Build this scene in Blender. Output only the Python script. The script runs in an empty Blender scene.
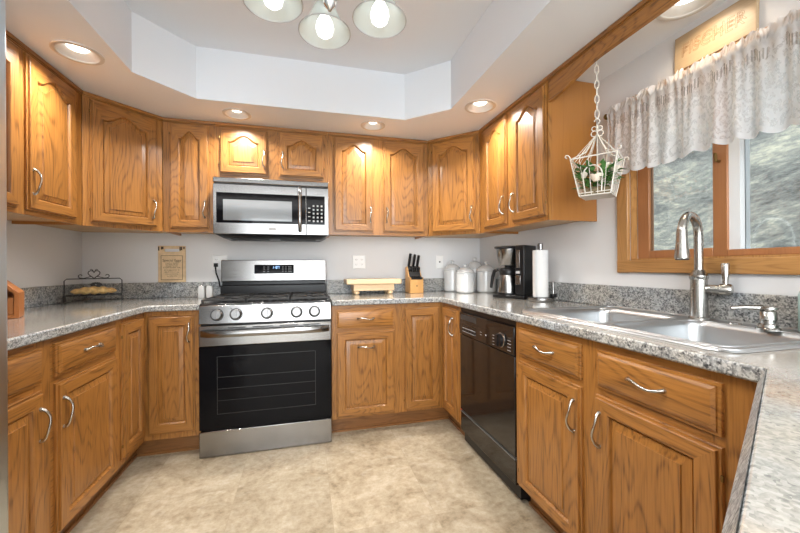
import bpy, bmesh, math, random
from mathutils import Vector, Matrix
from mathutils.geometry import tessellate_polygon

random.seed(7)
SC = bpy.context.scene
COL = SC.collection
PI = math.pi

# ------------------------------------------------------------------ camera, world, lights, exposure
cam_d = bpy.data.cameras.new('camera')
cam_d.sensor_width = 36.0
cam_d.lens = 358.16 * 36.0 / 800.0
cam_d.shift_y = 0.32 / 800.0
cam_d.clip_start = 0.02
cam = bpy.data.objects.new('camera', cam_d)
COL.objects.link(cam)
cam.matrix_world = (Matrix.Translation((0.2161, -3.0352, 1.1299)) @ Matrix.Rotation(-0.2579, 4, 'Z')
                    @ Matrix.Rotation(PI / 2 + 0.0009, 4, 'X') @ Matrix.Rotation(-0.0063, 4, 'Z'))
SC.camera = cam

world = bpy.data.worlds.new('world')
SC.world = world
world.use_nodes = True
bg = world.node_tree.nodes['Background']
bg.inputs[0].default_value = (0.86, 0.92, 1.0, 1)
bg.inputs[1].default_value = 2.1

SC.view_settings.view_transform = 'Standard'
SC.view_settings.look = 'None'
SC.view_settings.gamma = 1.0
SC.view_settings.use_curve_mapping = False
SC.view_settings.exposure = 0.66
SC.cycles.max_bounces = 8
SC.cycles.diffuse_bounces = 4
SC.cycles.glossy_bounces = 4
SC.cycles.transmission_bounces = 6
SC.cycles.transparent_max_bounces = 12
SC.cycles.caustics_reflective = False
SC.cycles.caustics_refractive = False
SC.cycles.sample_clamp_indirect = 6.0
SC.cycles.use_denoising = True


def light(name, kind, loc, energy, color=(1, 1, 1), size=0.1, size_y=None, aim=None, parent=None, shape=None):
    d = bpy.data.lights.new(name, kind)
    d.energy = energy
    d.color = color
    if kind == 'AREA':
        d.shape = shape or ('RECTANGLE' if size_y else 'DISK')
        d.size = size
        if size_y:
            d.size_y = size_y
    elif kind == 'SUN':
        d.angle = size
    else:
        d.shadow_soft_size = size
    o = bpy.data.objects.new(name, d)
    COL.objects.link(o)
    o.location = loc
    if aim is not None:
        o.rotation_euler = Vector(aim).to_track_quat('-Z', 'Y').to_euler()
    if parent:
        o.parent = parent
    return o


light('sun', 'SUN', (0, 0, 8), 2.8, (1.0, 0.95, 0.85), 0.02, aim=(0.75, -0.35, -0.62))
# unseen fill lights added behind the camera, one facing in, one facing down
light('added_fill_behind', 'AREA', (-0.55, -6.9, 1.25), 175, (0.93, 0.97, 1.0), 4.6, 2.1, aim=(0.1, 1, -0.12))
light('added_fill_overhead', 'AREA', (-0.4, -4.6, 2.44), 85, (1.0, 0.98, 0.96), 3.2, aim=(0, 0, -1))


# ------------------------------------------------------------------ node helpers
def mat(name):
    m = bpy.data.materials.new(name)
    m.use_nodes = True
    nt = m.node_tree
    return m, nt, nt.nodes['Principled BSDF']


def N(nt, t, **kw):
    n = nt.nodes.new(t)
    for k, v in kw.items():
        if k in n.inputs:
            n.inputs[k].default_value = v
        else:
            setattr(n, k, v)
    return n


def ramp(nt, stops, interp='LINEAR'):
    r = nt.nodes.new('ShaderNodeValToRGB')
    r.color_ramp.interpolation = interp
    e = r.color_ramp.elements
    while len(e) < len(stops):
        e.new(0.5)
    for i, (p, c) in enumerate(stops):
        e[i].position = p
        e[i].color = (c[0], c[1], c[2], 1) if not isinstance(c, (int, float)) else (c, c, c, 1)
    return r


def mathn(nt, op, a, b=None, clamp=False):
    n = nt.nodes.new('ShaderNodeMath')
    n.operation = op
    n.use_clamp = clamp
    for i, x in enumerate((a, b)):
        if x is None:
            continue
        if isinstance(x, (int, float)):
            n.inputs[i].default_value = x
        else:
            nt.links.new(x, n.inputs[i])
    return n.outputs[0]


def mixc(nt, fac, a, b, blend='MIX'):
    n = nt.nodes.new('ShaderNodeMix')
    n.data_type = 'RGBA'
    n.blend_type = blend
    for s, x in ((n.inputs[0], fac), (n.inputs[6], a), (n.inputs[7], b)):
        if isinstance(x, (int, float)):
            s.default_value = x
        elif isinstance(x, tuple):
            s.default_value = (x[0], x[1], x[2], 1)
        else:
            nt.links.new(x, s)
    return n.outputs[2]


def plain(name, col, rough=0.5, metal=0.0, coat=0.0, noise=0.0, nscale=20.0, bump=0.0, emit=None, spec=0.5):
    m, nt, p = mat(name)
    p.inputs['Base Color'].default_value = (*col, 1)
    p.inputs['Roughness'].default_value = rough
    p.inputs['Metallic'].default_value = metal
    p.inputs['Coat Weight'].default_value = coat
    p.inputs['Specular IOR Level'].default_value = spec
    if emit:
        p.inputs['Emission Color'].default_value = (*emit[0], 1)
        p.inputs['Emission Strength'].default_value = emit[1]
    if noise or bump:
        tc = N(nt, 'ShaderNodeTexCoord')
        nz = N(nt, 'ShaderNodeTexNoise', Scale=nscale, Detail=4.0)
        nt.links.new(tc.outputs['Object'], nz.inputs['Vector'])
        if noise:
            d = tuple(c * (1 - noise) for c in col)
            l = tuple(min(1, c * (1 + noise)) for c in col)
            r = ramp(nt, [(0.3, d), (0.7, l)])
            nt.links.new(nz.outputs['Fac'], r.inputs[0])
            nt.links.new(r.outputs[0], p.inputs['Base Color'])
        if bump:
            b = N(nt, 'ShaderNodeBump', Strength=bump, Distance=0.003)
            nt.links.new(nz.outputs['Fac'], b.inputs['Height'])
            nt.links.new(b.outputs[0], p.inputs['Normal'])
    return m


def oak(name, base, dark, axis='z', rough=0.38, ring=24.0, contrast=1.0):
    m, nt, p = mat(name)
    tc = N(nt, 'ShaderNodeTexCoord')
    oi = N(nt, 'ShaderNodeObjectInfo')
    sep = N(nt, 'ShaderNodeSeparateXYZ')
    nt.links.new(tc.outputs['Object'], sep.inputs[0])
    off = mathn(nt, 'MULTIPLY', oi.outputs['Random'], 37.0)

    def coords(sl, sc):
        c = N(nt, 'ShaderNodeCombineXYZ')
        src = {'x': sep.outputs[0], 'y': sep.outputs[1], 'z': sep.outputs[2]}
        cross = [k for k in 'xyz' if k != axis]
        nt.links.new(mathn(nt, 'ADD', mathn(nt, 'MULTIPLY', src[cross[0]], sc), off), c.inputs[0])
        nt.links.new(mathn(nt, 'MULTIPLY', src[cross[1]], sc), c.inputs[1])
        nt.links.new(mathn(nt, 'ADD', mathn(nt, 'MULTIPLY', src[axis], sl), off), c.inputs[2])
        return c.outputs[0]
    n1 = N(nt, 'ShaderNodeTexNoise', Scale=1.0, Detail=2.0, Roughness=0.4, Distortion=0.25)
    nt.links.new(coords(0.9, 6.0), n1.inputs['Vector'])
    s = mathn(nt, 'SINE', mathn(nt, 'MULTIPLY', n1.outputs['Fac'], ring * 2 * PI))
    s = mathn(nt, 'ADD', mathn(nt, 'MULTIPLY', s, 0.5), 0.5)
    s = mathn(nt, 'POWER', s, 4.0)
    n2 = N(nt, 'ShaderNodeTexNoise', Scale=1.0, Detail=3.0, Roughness=0.6)
    nt.links.new(coords(7.0, 170.0), n2.inputs['Vector'])
    pores = ramp(nt, [(0.44, 0.0), (0.62, 1.0)])
    nt.links.new(n2.outputs['Fac'], pores.inputs[0])
    n3 = N(nt, 'ShaderNodeTexNoise', Scale=1.0, Detail=2.0)
    nt.links.new(coords(1.5, 5.0), n3.inputs['Vector'])
    g = mathn(nt, 'MULTIPLY', s, mathn(nt, 'ADD', mathn(nt, 'MULTIPLY', pores.outputs[0], 0.5), 0.5))
    g = mathn(nt, 'ADD', mathn(nt, 'MULTIPLY', g, 0.50 * contrast), mathn(nt, 'MULTIPLY', pores.outputs[0], 0.28 * contrast), clamp=True)
    c1 = mixc(nt, g, base, dark)
    tone = ramp(nt, [(0.3, 0.93), (0.7, 1.05)])
    nt.links.new(n3.outputs['Fac'], tone.inputs[0])
    c2 = mixc(nt, 1.0, c1, tone.outputs[0], 'MULTIPLY')
    vary = N(nt, 'ShaderNodeMapRange')
    vary.inputs['To Min'].default_value = 0.9
    vary.inputs['To Max'].default_value = 1.08
    nt.links.new(oi.outputs['Random'], vary.inputs[0])
    c3 = mixc(nt, 1.0, c2, vary.outputs[0], 'MULTIPLY')
    nt.links.new(c3, p.inputs['Base Color'])
    p.inputs['Roughness'].default_value = rough
    p.inputs['Coat Weight'].default_value = 0.25
    p.inputs['Coat Roughness'].default_value = 0.22
    b = N(nt, 'ShaderNodeBump', Strength=0.12, Distance=0.001)
    b.invert = True
    nt.links.new(g, b.inputs['Height'])
    nt.links.new(b.outputs[0], p.inputs['Normal'])
    return m


OB, OD = (0.358, 0.154, 0.034), (0.080, 0.027, 0.006)
M = {}
M['oak'] = oak('oak_upright_grain', OB, OD, 'z')
M['oak_x'] = oak('oak_level_grain', OB, OD, 'x')
M['oak_y'] = oak('oak_level_grain_along_wall', OB, OD, 'y')
M['oak_side'] = oak('oak_veneer', (0.40, 0.165, 0.038), (0.29, 0.108, 0.022), 'z', 0.36, 8.0, 0.5)
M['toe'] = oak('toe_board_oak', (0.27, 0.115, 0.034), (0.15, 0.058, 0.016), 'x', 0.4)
M['ply'] = oak('cabinet_underside', (0.56, 0.34, 0.15), (0.42, 0.23, 0.09), 'x', 0.5, 4.0, 0.6)
M['casing'] = oak('window_oak', (0.50, 0.255, 0.085), (0.30, 0.135, 0.04), 'y', 0.35)
M['casing_z'] = oak('window_oak_upright', (0.50, 0.255, 0.085), (0.30, 0.135, 0.04), 'z', 0.35)
M['sash'] = oak('window_sash_wood', (0.40, 0.17, 0.065), (0.28, 0.11, 0.04), 'z', 0.4, 3.0, 0.6)
M['beech'] = oak('pale_wood', (0.72, 0.53, 0.32), (0.60, 0.41, 0.22), 'x', 0.45, 3.0, 0.6)
M['block'] = oak('knife_block_wood', (0.60, 0.33, 0.11), (0.45, 0.21, 0.06), 'z', 0.45, 3.0, 0.6)
M['boxwood'] = oak('wooden_box_oak', (0.45, 0.16, 0.04), (0.28, 0.085, 0.02), 'z', 0.4, 3.0, 0.6)
M['signwood'] = oak('sign_wood', (0.47, 0.335, 0.195), (0.40, 0.27, 0.145), 'y', 0.5, 3.0, 0.7)
M['plaquewood'] = plain('plaque_wood', (0.72, 0.53, 0.32), 0.6, noise=0.12, nscale=30)

M['wall'] = plain('wall_paint_grey', (0.745, 0.745, 0.75), 0.7, bump=0.05, nscale=180)
M['ceil'] = plain('ceiling_paint', (0.80, 0.84, 0.895), 0.8, bump=0.04, nscale=150)
M['white_plastic'] = plain('white_plastic', (0.90, 0.90, 0.89), 0.35)
M['slot'] = plain('dark_slot', (0.03, 0.03, 0.03), 0.5)
M['black'] = plain('black_plastic', (0.009, 0.009, 0.010), 0.32, spec=0.3)
M['black_gloss'] = plain('black_glass', (0.005, 0.005, 0.006), 0.05, spec=0.09)
M['dw_gloss'] = plain('dishwasher_gloss', (0.010, 0.008, 0.007), 0.08, spec=0.5)
M['iron'] = plain('cast_iron', (0.022, 0.022, 0.022), 0.55, noise=0.2, nscale=90)
M['cooktop'] = plain('black_enamel', (0.012, 0.012, 0.013), 0.18)
M['wire'] = plain('black_wire', (0.015, 0.014, 0.014), 0.45)
M['ceramic'] = plain('white_ceramic', (0.66, 0.67, 0.67), 0.14, coat=0.4)
M['paper'] = plain('white_paper', (0.72, 0.72, 0.715), 0.9, bump=0.25, nscale=120)
M['whitewire'] = plain('white_painted_wire', (0.72, 0.68, 0.61), 0.45)
M['gray_print'] = plain('grey_marking', (0.45, 0.45, 0.46), 0.5)
M['dim_print'] = plain('dim_marking', (0.10, 0.10, 0.10), 0.4)
M['ink'] = plain('burnt_ink', (0.07, 0.04, 0.02), 0.7)
M['carve'] = plain('carved_lines', (0.30, 0.14, 0.05), 0.7)
M['glass_dark'] = plain('microwave_window', (0.16, 0.175, 0.185), 0.10, coat=0.4)
M['fridge_side'] = plain('fridge_side_grey', (0.16, 0.17, 0.175), 0.4)
M['bread'] = plain('bread_crust', (0.80, 0.52, 0.22), 0.6, noise=0.35, nscale=38, bump=0.4)
M['leaf'] = plain('leaf_green', (0.075, 0.19, 0.045), 0.5, noise=0.5, nscale=60)
M['moss'] = plain('dry_moss', (0.17, 0.13, 0.07), 0.9, noise=0.4, nscale=80, bump=0.5)
M['petal'] = plain('cream_petal', (0.85, 0.74, 0.62), 0.6)
M['petal_pink'] = plain('blush_petal', (0.78, 0.46, 0.33), 0.6)
M['vinyl'] = plain('white_vinyl', (0.80, 0.82, 0.83), 0.4)
M['brass'] = plain('dark_brass', (0.20, 0.12, 0.04), 0.4, metal=0.9)
M['green_bottle'] = plain('green_soap_bottle', (0.46, 0.64, 0.60), 0.15, coat=0.3)
M['lens'] = plain('lamp_lens', (0.9, 0.9, 0.88), 0.4, emit=((1.0, 0.94, 0.85), 2.2))
M['bulb'] = plain('lit_bulb', (0.9, 0.9, 0.9), 0.4, emit=((1.0, 0.97, 0.92), 1.3))
M['display'] = plain('blue_digits', (0.05, 0.1, 0.3), 0.4, emit=((0.35, 0.6, 1.0), 2.5))
M['rubber'] = plain('rubber', (0.02, 0.02, 0.02), 0.7)
M['trim_white'] = plain('light_trim_white', (0.62, 0.61, 0.59), 0.4)


def steel(name, col, rough, stretch=(1.5, 1.5, 90.0), amp=0.12):
    m, nt, p = mat(name)
    tc = N(nt, 'ShaderNodeTexCoord')
    mp = N(nt, 'ShaderNodeMapping')
    mp.inputs['Scale'].default_value = stretch
    nt.links.new(tc.outputs['Object'], mp.inputs[0])
    nz = N(nt, 'ShaderNodeTexNoise', Scale=4.0, Detail=4.0)
    nt.links.new(mp.outputs[0], nz.inputs['Vector'])
    r = ramp(nt, [(0.3, rough - amp * 0.5), (0.7, rough + amp * 0.5)])
    nt.links.new(nz.outputs['Fac'], r.inputs[0])
    nt.links.new(r.outputs[0], p.inputs['Roughness'])
    p.inputs['Base Color'].default_value = (*col, 1)
    p.inputs['Metallic'].default_value = 1.0
    return m


M['steel'] = steel('brushed_steel', (0.27, 0.264, 0.258), 0.24, (1.5, 1.5, 40.0), 0.06)
M['steel_fridge'] = steel('fridge_steel', (0.55, 0.60, 0.63), 0.3, (3, 3, 3), 0.03)
M['sink_steel'] = steel('sink_steel', (0.45, 0.465, 0.475), 0.33, (10, 2, 10), 0.05)
M['nickel'] = steel('brushed_nickel', (0.45, 0.437, 0.41), 0.27, (20, 20, 20), 0.01)
M['pull'] = steel('satin_nickel_pull', (0.50, 0.475, 0.43), 0.24, (20, 20, 20), 0.01)
M['knob_steel'] = steel('knob_steel', (0.22, 0.217, 0.213), 0.34, (20, 20, 20), 0.04)
M['chrome'] = steel('chrome', (0.72, 0.73, 0.74), 0.12, (20, 20, 20), 0.02)


def granite(name, stops, coat=(1.0, 1.6, 0.12, 0.22)):
    m, nt, p = mat(name)
    tc = N(nt, 'ShaderNodeTexCoord')
    v1 = N(nt, 'ShaderNodeTexVoronoi', Scale=210.0)
    n0 = N(nt, 'ShaderNodeTexNoise', Scale=95.0, Detail=3.0, Roughness=0.65)
    n1 = N(nt, 'ShaderNodeTexNoise', Scale=38.0, Detail=5.0, Roughness=0.7)
    n2 = N(nt, 'ShaderNodeTexNoise', Scale=5.0, Detail=3.0, Distortion=0.6)
    for n in (v1, n0, n1, n2):
        nt.links.new(tc.outputs['Object'], n.inputs['Vector'])
    bw = N(nt, 'ShaderNodeRGBToBW')
    nt.links.new(v1.outputs['Color'], bw.inputs[0])
    f = mathn(nt, 'ADD', mathn(nt, 'MULTIPLY', bw.outputs[0], 0.30), mathn(nt, 'ADD', mathn(nt, 'MULTIPLY', n0.outputs['Fac'], 0.40), mathn(nt, 'MULTIPLY', n1.outputs['Fac'], 0.38)))
    r = ramp(nt, stops)
    nt.links.new(f, r.inputs[0])
    t = ramp(nt, [(0.35, (0.92, 0.98, 1.04)), (0.65, (1.04, 1.0, 0.93))])
    nt.links.new(n2.outputs['Fac'], t.inputs[0])
    c = mixc(nt, 1.0, r.outputs[0], t.outputs[0], 'MULTIPLY')
    nt.links.new(c, p.inputs['Base Color'])
    p.inputs['Coat Weight'].default_value, p.inputs['Coat IOR'].default_value, p.inputs['Coat Roughness'].default_value, p.inputs['Roughness'].default_value = coat
    return m


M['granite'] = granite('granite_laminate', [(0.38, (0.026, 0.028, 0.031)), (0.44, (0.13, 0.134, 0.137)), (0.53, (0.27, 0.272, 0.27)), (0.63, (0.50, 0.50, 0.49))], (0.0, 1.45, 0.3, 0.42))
M['granite_lit_top'] = granite('granite_laminate_lit_top', [(0.36, (0.20, 0.192, 0.18)), (0.43, (0.295, 0.280, 0.258)), (0.53, (0.38, 0.358, 0.325)), (0.66, (0.465, 0.442, 0.405))])  # same laminate, paler and warmer: reflected light put into the top's colour


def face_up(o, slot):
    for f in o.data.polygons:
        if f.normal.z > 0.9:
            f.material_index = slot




def vinyl_floor():
    m, nt, p = mat('vinyl_tile_floor')
    tc = N(nt, 'ShaderNodeTexCoord')
    sep = N(nt, 'ShaderNodeSeparateXYZ')
    nt.links.new(tc.outputs['Object'], sep.inputs[0])
    u = mathn(nt, 'DIVIDE', mathn(nt, 'ADD', sep.outputs[0], 10 * 0.455 + 0.127), 0.455)
    v = mathn(nt, 'DIVIDE', mathn(nt, 'ADD', sep.outputs[1], 20 * 0.455 + 1.04), 0.455)
    fu, fv = mathn(nt, 'FRACT', u), mathn(nt, 'FRACT', v)
    cu, cv = mathn(nt, 'FLOOR', u), mathn(nt, 'FLOOR', v)
    cell = N(nt, 'ShaderNodeCombineXYZ')
    nt.links.new(cu, cell.inputs[0])
    nt.links.new(cv, cell.inputs[1])
    wn = N(nt, 'ShaderNodeTexWhiteNoise')
    wn.noise_dimensions = '3D'
    nt.links.new(cell.outputs[0], wn.inputs['Vector'])
    addv = N(nt, 'ShaderNodeVectorMath', operation='ADD')
    sc = N(nt, 'ShaderNodeVectorMath', operation='SCALE')
    sc.inputs['Scale'].default_value = 7.0
    nt.links.new(wn.outputs['Color'], sc.inputs[0])
    nt.links.new(tc.outputs['Object'], addv.inputs[0])
    nt.links.new(sc.outputs[0], addv.inputs[1])
    a = N(nt, 'ShaderNodeTexNoise', Scale=4.0, Detail=7.0, Roughness=0.68, Distortion=0.9)
    b = N(nt, 'ShaderNodeTexNoise', Scale=30.0, Detail=5.0, Roughness=0.7)
    c = N(nt, 'ShaderNodeTexNoise', Scale=7.0, Detail=5.0, Roughness=0.6, Distortion=2.0)
    for n in (a, b, c):
        nt.links.new(addv.outputs[0], n.inputs['Vector'])
    f = mathn(nt, 'ADD', mathn(nt, 'MULTIPLY', a.outputs['Fac'], 0.55), mathn(nt, 'MULTIPLY', b.outputs['Fac'], 0.45))
    r = ramp(nt, [(0.36, (0.205, 0.155, 0.095)), (0.45, (0.33, 0.268, 0.182)), (0.54, (0.42, 0.352, 0.252)), (0.64, (0.51, 0.452, 0.35))])
    nt.links.new(f, r.inputs[0])
    gr = ramp(nt, [(0.56, 0.0), (0.72, 1.0)])
    nt.links.new(c.outputs['Fac'], gr.inputs[0])
    col = mixc(nt, mathn(nt, 'MULTIPLY', gr.outputs[0], 0.35), r.outputs[0], (0.52, 0.475, 0.40))
    tone = N(nt, 'ShaderNodeMapRange')
    tone.inputs['To Min'].default_value = 0.95
    tone.inputs['To Max'].default_value = 1.05
    nt.links.new(wn.outputs['Value'], tone.inputs[0])
    col = mixc(nt, 1.0, col, tone.outputs[0], 'MULTIPLY')
    w = 0.0035
    e = mathn(nt, 'LESS_THAN', mathn(nt, 'MINIMUM', mathn(nt, 'MINIMUM', fu, mathn(nt, 'SUBTRACT', 1.0, fu)), mathn(nt, 'MINIMUM', fv, mathn(nt, 'SUBTRACT', 1.0, fv))), w)
    col = mixc(nt, mathn(nt, 'MULTIPLY', e, 0.5), col, (0.30, 0.24, 0.16))
    nt.links.new(col, p.inputs['Base Color'])
    p.inputs['Roughness'].default_value = 0.42
    bp = N(nt, 'ShaderNodeBump', Strength=0.12, Distance=0.002)
    nt.links.new(f, bp.inputs['Height'])
    nt.links.new(bp.outputs[0], p.inputs['Normal'])
    return m


M['floor'] = vinyl_floor()


def window_glass():
    m, nt, p = mat('window_glass')
    nt.nodes.remove(p)
    out = nt.nodes['Material Output']
    tr = N(nt, 'ShaderNodeBsdfTransparent')
    tr.inputs[0].default_value = (0.93, 0.96, 0.96, 1)
    gl = N(nt, 'ShaderNodeBsdfGlossy', Roughness=0.02)
    fr = N(nt, 'ShaderNodeFresnel', IOR=1.45)
    mx = N(nt, 'ShaderNodeMixShader')
    nt.links.new(fr.outputs[0], mx.inputs[0])
    nt.links.new(tr.outputs[0], mx.inputs[1])
    nt.links.new(gl.outputs[0], mx.inputs[2])
    nt.links.new(mx.outputs[0], out.inputs[0])
    return m


M['glass'] = window_glass()


def shade_glass():
    m, nt, p = mat('frosted_shade_glass')
    out = nt.nodes['Material Output']
    p.inputs['Base Color'].default_value = (0.86, 0.90, 0.89, 1)
    p.inputs['Roughness'].default_value = 0.12
    tl = N(nt, 'ShaderNodeBsdfTranslucent')
    tl.inputs[0].default_value = (0.86, 0.90, 0.89, 1)
    tr = N(nt, 'ShaderNodeBsdfTransparent')
    tr.inputs[0].default_value = (0.88, 0.93, 0.92, 1)
    m1 = N(nt, 'ShaderNodeMixShader')
    m1.inputs[0].default_value = 0.35
    nt.links.new(p.outputs[0], m1.inputs[1])
    nt.links.new(tl.outputs[0], m1.inputs[2])
    m2 = N(nt, 'ShaderNodeMixShader')
    m2.inputs[0].default_value = 0.30
    nt.links.new(m1.outputs[0], m2.inputs[1])
    nt.links.new(tr.outputs[0], m2.inputs[2])
    nt.links.new(m2.outputs[0], out.inputs[0])
    return m


M['shade'] = shade_glass()


def lace():
    m, nt, p = mat('white_lace')
    out = nt.nodes['Material Output']
    tc = N(nt, 'ShaderNodeTexCoord')
    sep = N(nt, 'ShaderNodeSeparateXYZ')
    nt.links.new(tc.outputs['UV'], sep.inputs[0])
    U, V = sep.outputs[0], sep.outputs[1]          # metres along the cloth, metres above the hem
    # open ladder band below the rod pocket
    bars = mathn(nt, 'LESS_THAN', mathn(nt, 'FRACT', mathn(nt, 'MULTIPLY', U, 60.0)), 0.45)
    bars = mathn(nt, 'MULTIPLY', bars, mathn(nt, 'GREATER_THAN', mathn(nt, 'FRACT', mathn(nt, 'MULTIPLY', U, 5.0)), 0.35))
    band = mathn(nt, 'MULTIPLY', mathn(nt, 'GREATER_THAN', V, 0.262), mathn(nt, 'LESS_THAN', V, 0.302))
    band2 = mathn(nt, 'GREATER_THAN', V, 0.335)
    ladder = mathn(nt, 'MULTIPLY', bars, mathn(nt, 'MAXIMUM', band, mathn(nt, 'MULTIPLY', band2, 0.45)))
    # floral motif
    vec = N(nt, 'ShaderNodeCombineXYZ')
    nt.links.new(U, vec.inputs[0])
    nt.links.new(V, vec.inputs[1])
    vo = N(nt, 'ShaderNodeTexVoronoi', Scale=16.0)
    vo.distance = 'EUCLIDEAN'
    nz = N(nt, 'ShaderNodeTexNoise', Scale=42.0, Detail=2.0)
    fine = N(nt, 'ShaderNodeTexVoronoi', Scale=190.0)
    for n in (vo, nz, fine):
        nt.links.new(vec.outputs[0], n.inputs['Vector'])
    ringv = mathn(nt, 'ADD', vo.outputs['Distance'], mathn(nt, 'MULTIPLY', nz.outputs['Fac'], 0.55))
    wav = mathn(nt, 'SINE', mathn(nt, 'MULTIPLY', ringv, 17.0))
    motif = ramp(nt, [(0.42, 0.0), (0.55, 1.0)])
    nt.links.new(mathn(nt, 'ADD', mathn(nt, 'MULTIPLY', wav, 0.5), 0.5), motif.inputs[0])
    holes = ramp(nt, [(0.25, 1.0), (0.5, 0.72)])
    nt.links.new(fine.outputs['Distance'], holes.inputs[0])
    ground = mathn(nt, 'MULTIPLY', holes.outputs[0], 0.93)
    a = mathn(nt, 'MAXIMUM', mathn(nt, 'MULTIPLY', motif.outputs[0], 0.92), ground)
    solid = mathn(nt, 'MULTIPLY', mathn(nt, 'GREATER_THAN', V, 0.302), 0.86)
    hem = mathn(nt, 'MULTIPLY', mathn(nt, 'LESS_THAN', V, 0.022), 0.93)
    a = mathn(nt, 'MAXIMUM', mathn(nt, 'MAXIMUM', a, solid), hem)
    a = mathn(nt, 'MULTIPLY', a, mathn(nt, 'SUBTRACT', 1.0, mathn(nt, 'MULTIPLY', ladder, 0.5)))
    p.inputs['Base Color'].default_value = (0.93, 0.94, 0.955, 1)
    p.inputs['Roughness'].default_value = 0.9
    tl = N(nt, 'ShaderNodeBsdfTranslucent')
    tl.inputs[0].default_value = (0.95, 0.955, 0.96, 1)
    m1 = N(nt, 'ShaderNodeMixShader')
    m1.inputs[0].default_value = 0.55
    nt.links.new(p.outputs[0], m1.inputs[1])
    nt.links.new(tl.outputs[0], m1.inputs[2])
    tr = N(nt, 'ShaderNodeBsdfTransparent')
    m2 = N(nt, 'ShaderNodeMixShader')
    nt.links.new(a, m2.inputs[0])
    nt.links.new(tr.outputs[0], m2.inputs[1])
    nt.links.new(m1.outputs[0], m2.inputs[2])
    nt.links.new(m2.outputs[0], out.inputs[0])
    return m


M['lace'] = lace()


def hillside():
    m, nt, p = mat('grassy_bank')
    tc = N(nt, 'ShaderNodeTexCoord')
    mp = N(nt, 'ShaderNodeMapping')
    mp.inputs['Rotation'].default_value = (0, 0, 0.5)
    mp.inputs['Scale'].default_value = (1.0, 0.6, 1.0)
    nt.links.new(tc.outputs['Object'], mp.inputs[0])
    a = N(nt, 'ShaderNodeTexNoise', Scale=0.9, Detail=9.0, Roughness=0.7, Distortion=0.3)
    b = N(nt, 'ShaderNodeTexNoise', Scale=11.0, Detail=6.0, Roughness=0.8)
    nt.links.new(mp.outputs[0], a.inputs['Vector'])
    nt.links.new(mp.outputs[0], b.inputs['Vector'])
    f = mathn(nt, 'ADD', mathn(nt, 'MULTIPLY', a.outputs['Fac'], 0.5), mathn(nt, 'MULTIPLY', b.outputs['Fac'], 0.5))
    r = ramp(nt, [(0.38, (0.048, 0.050, 0.047)), (0.46, (0.115, 0.117, 0.110)), (0.53, (0.185, 0.185, 0.165)), (0.62, (0.37, 0.352, 0.27))])
    nt.links.new(f, r.inputs[0])
    nt.links.new(r.outputs[0], p.inputs['Base Color'])
    p.inputs['Roughness'].default_value = 0.95
    p.inputs['Specular IOR Level'].default_value = 0.1
    bp = N(nt, 'ShaderNodeBump', Strength=0.8, Distance=0.15)
    nt.links.new(f, bp.inputs['Height'])
    nt.links.new(bp.outputs[0], p.inputs['Normal'])
    return m


M['hill'] = hillside()


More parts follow.
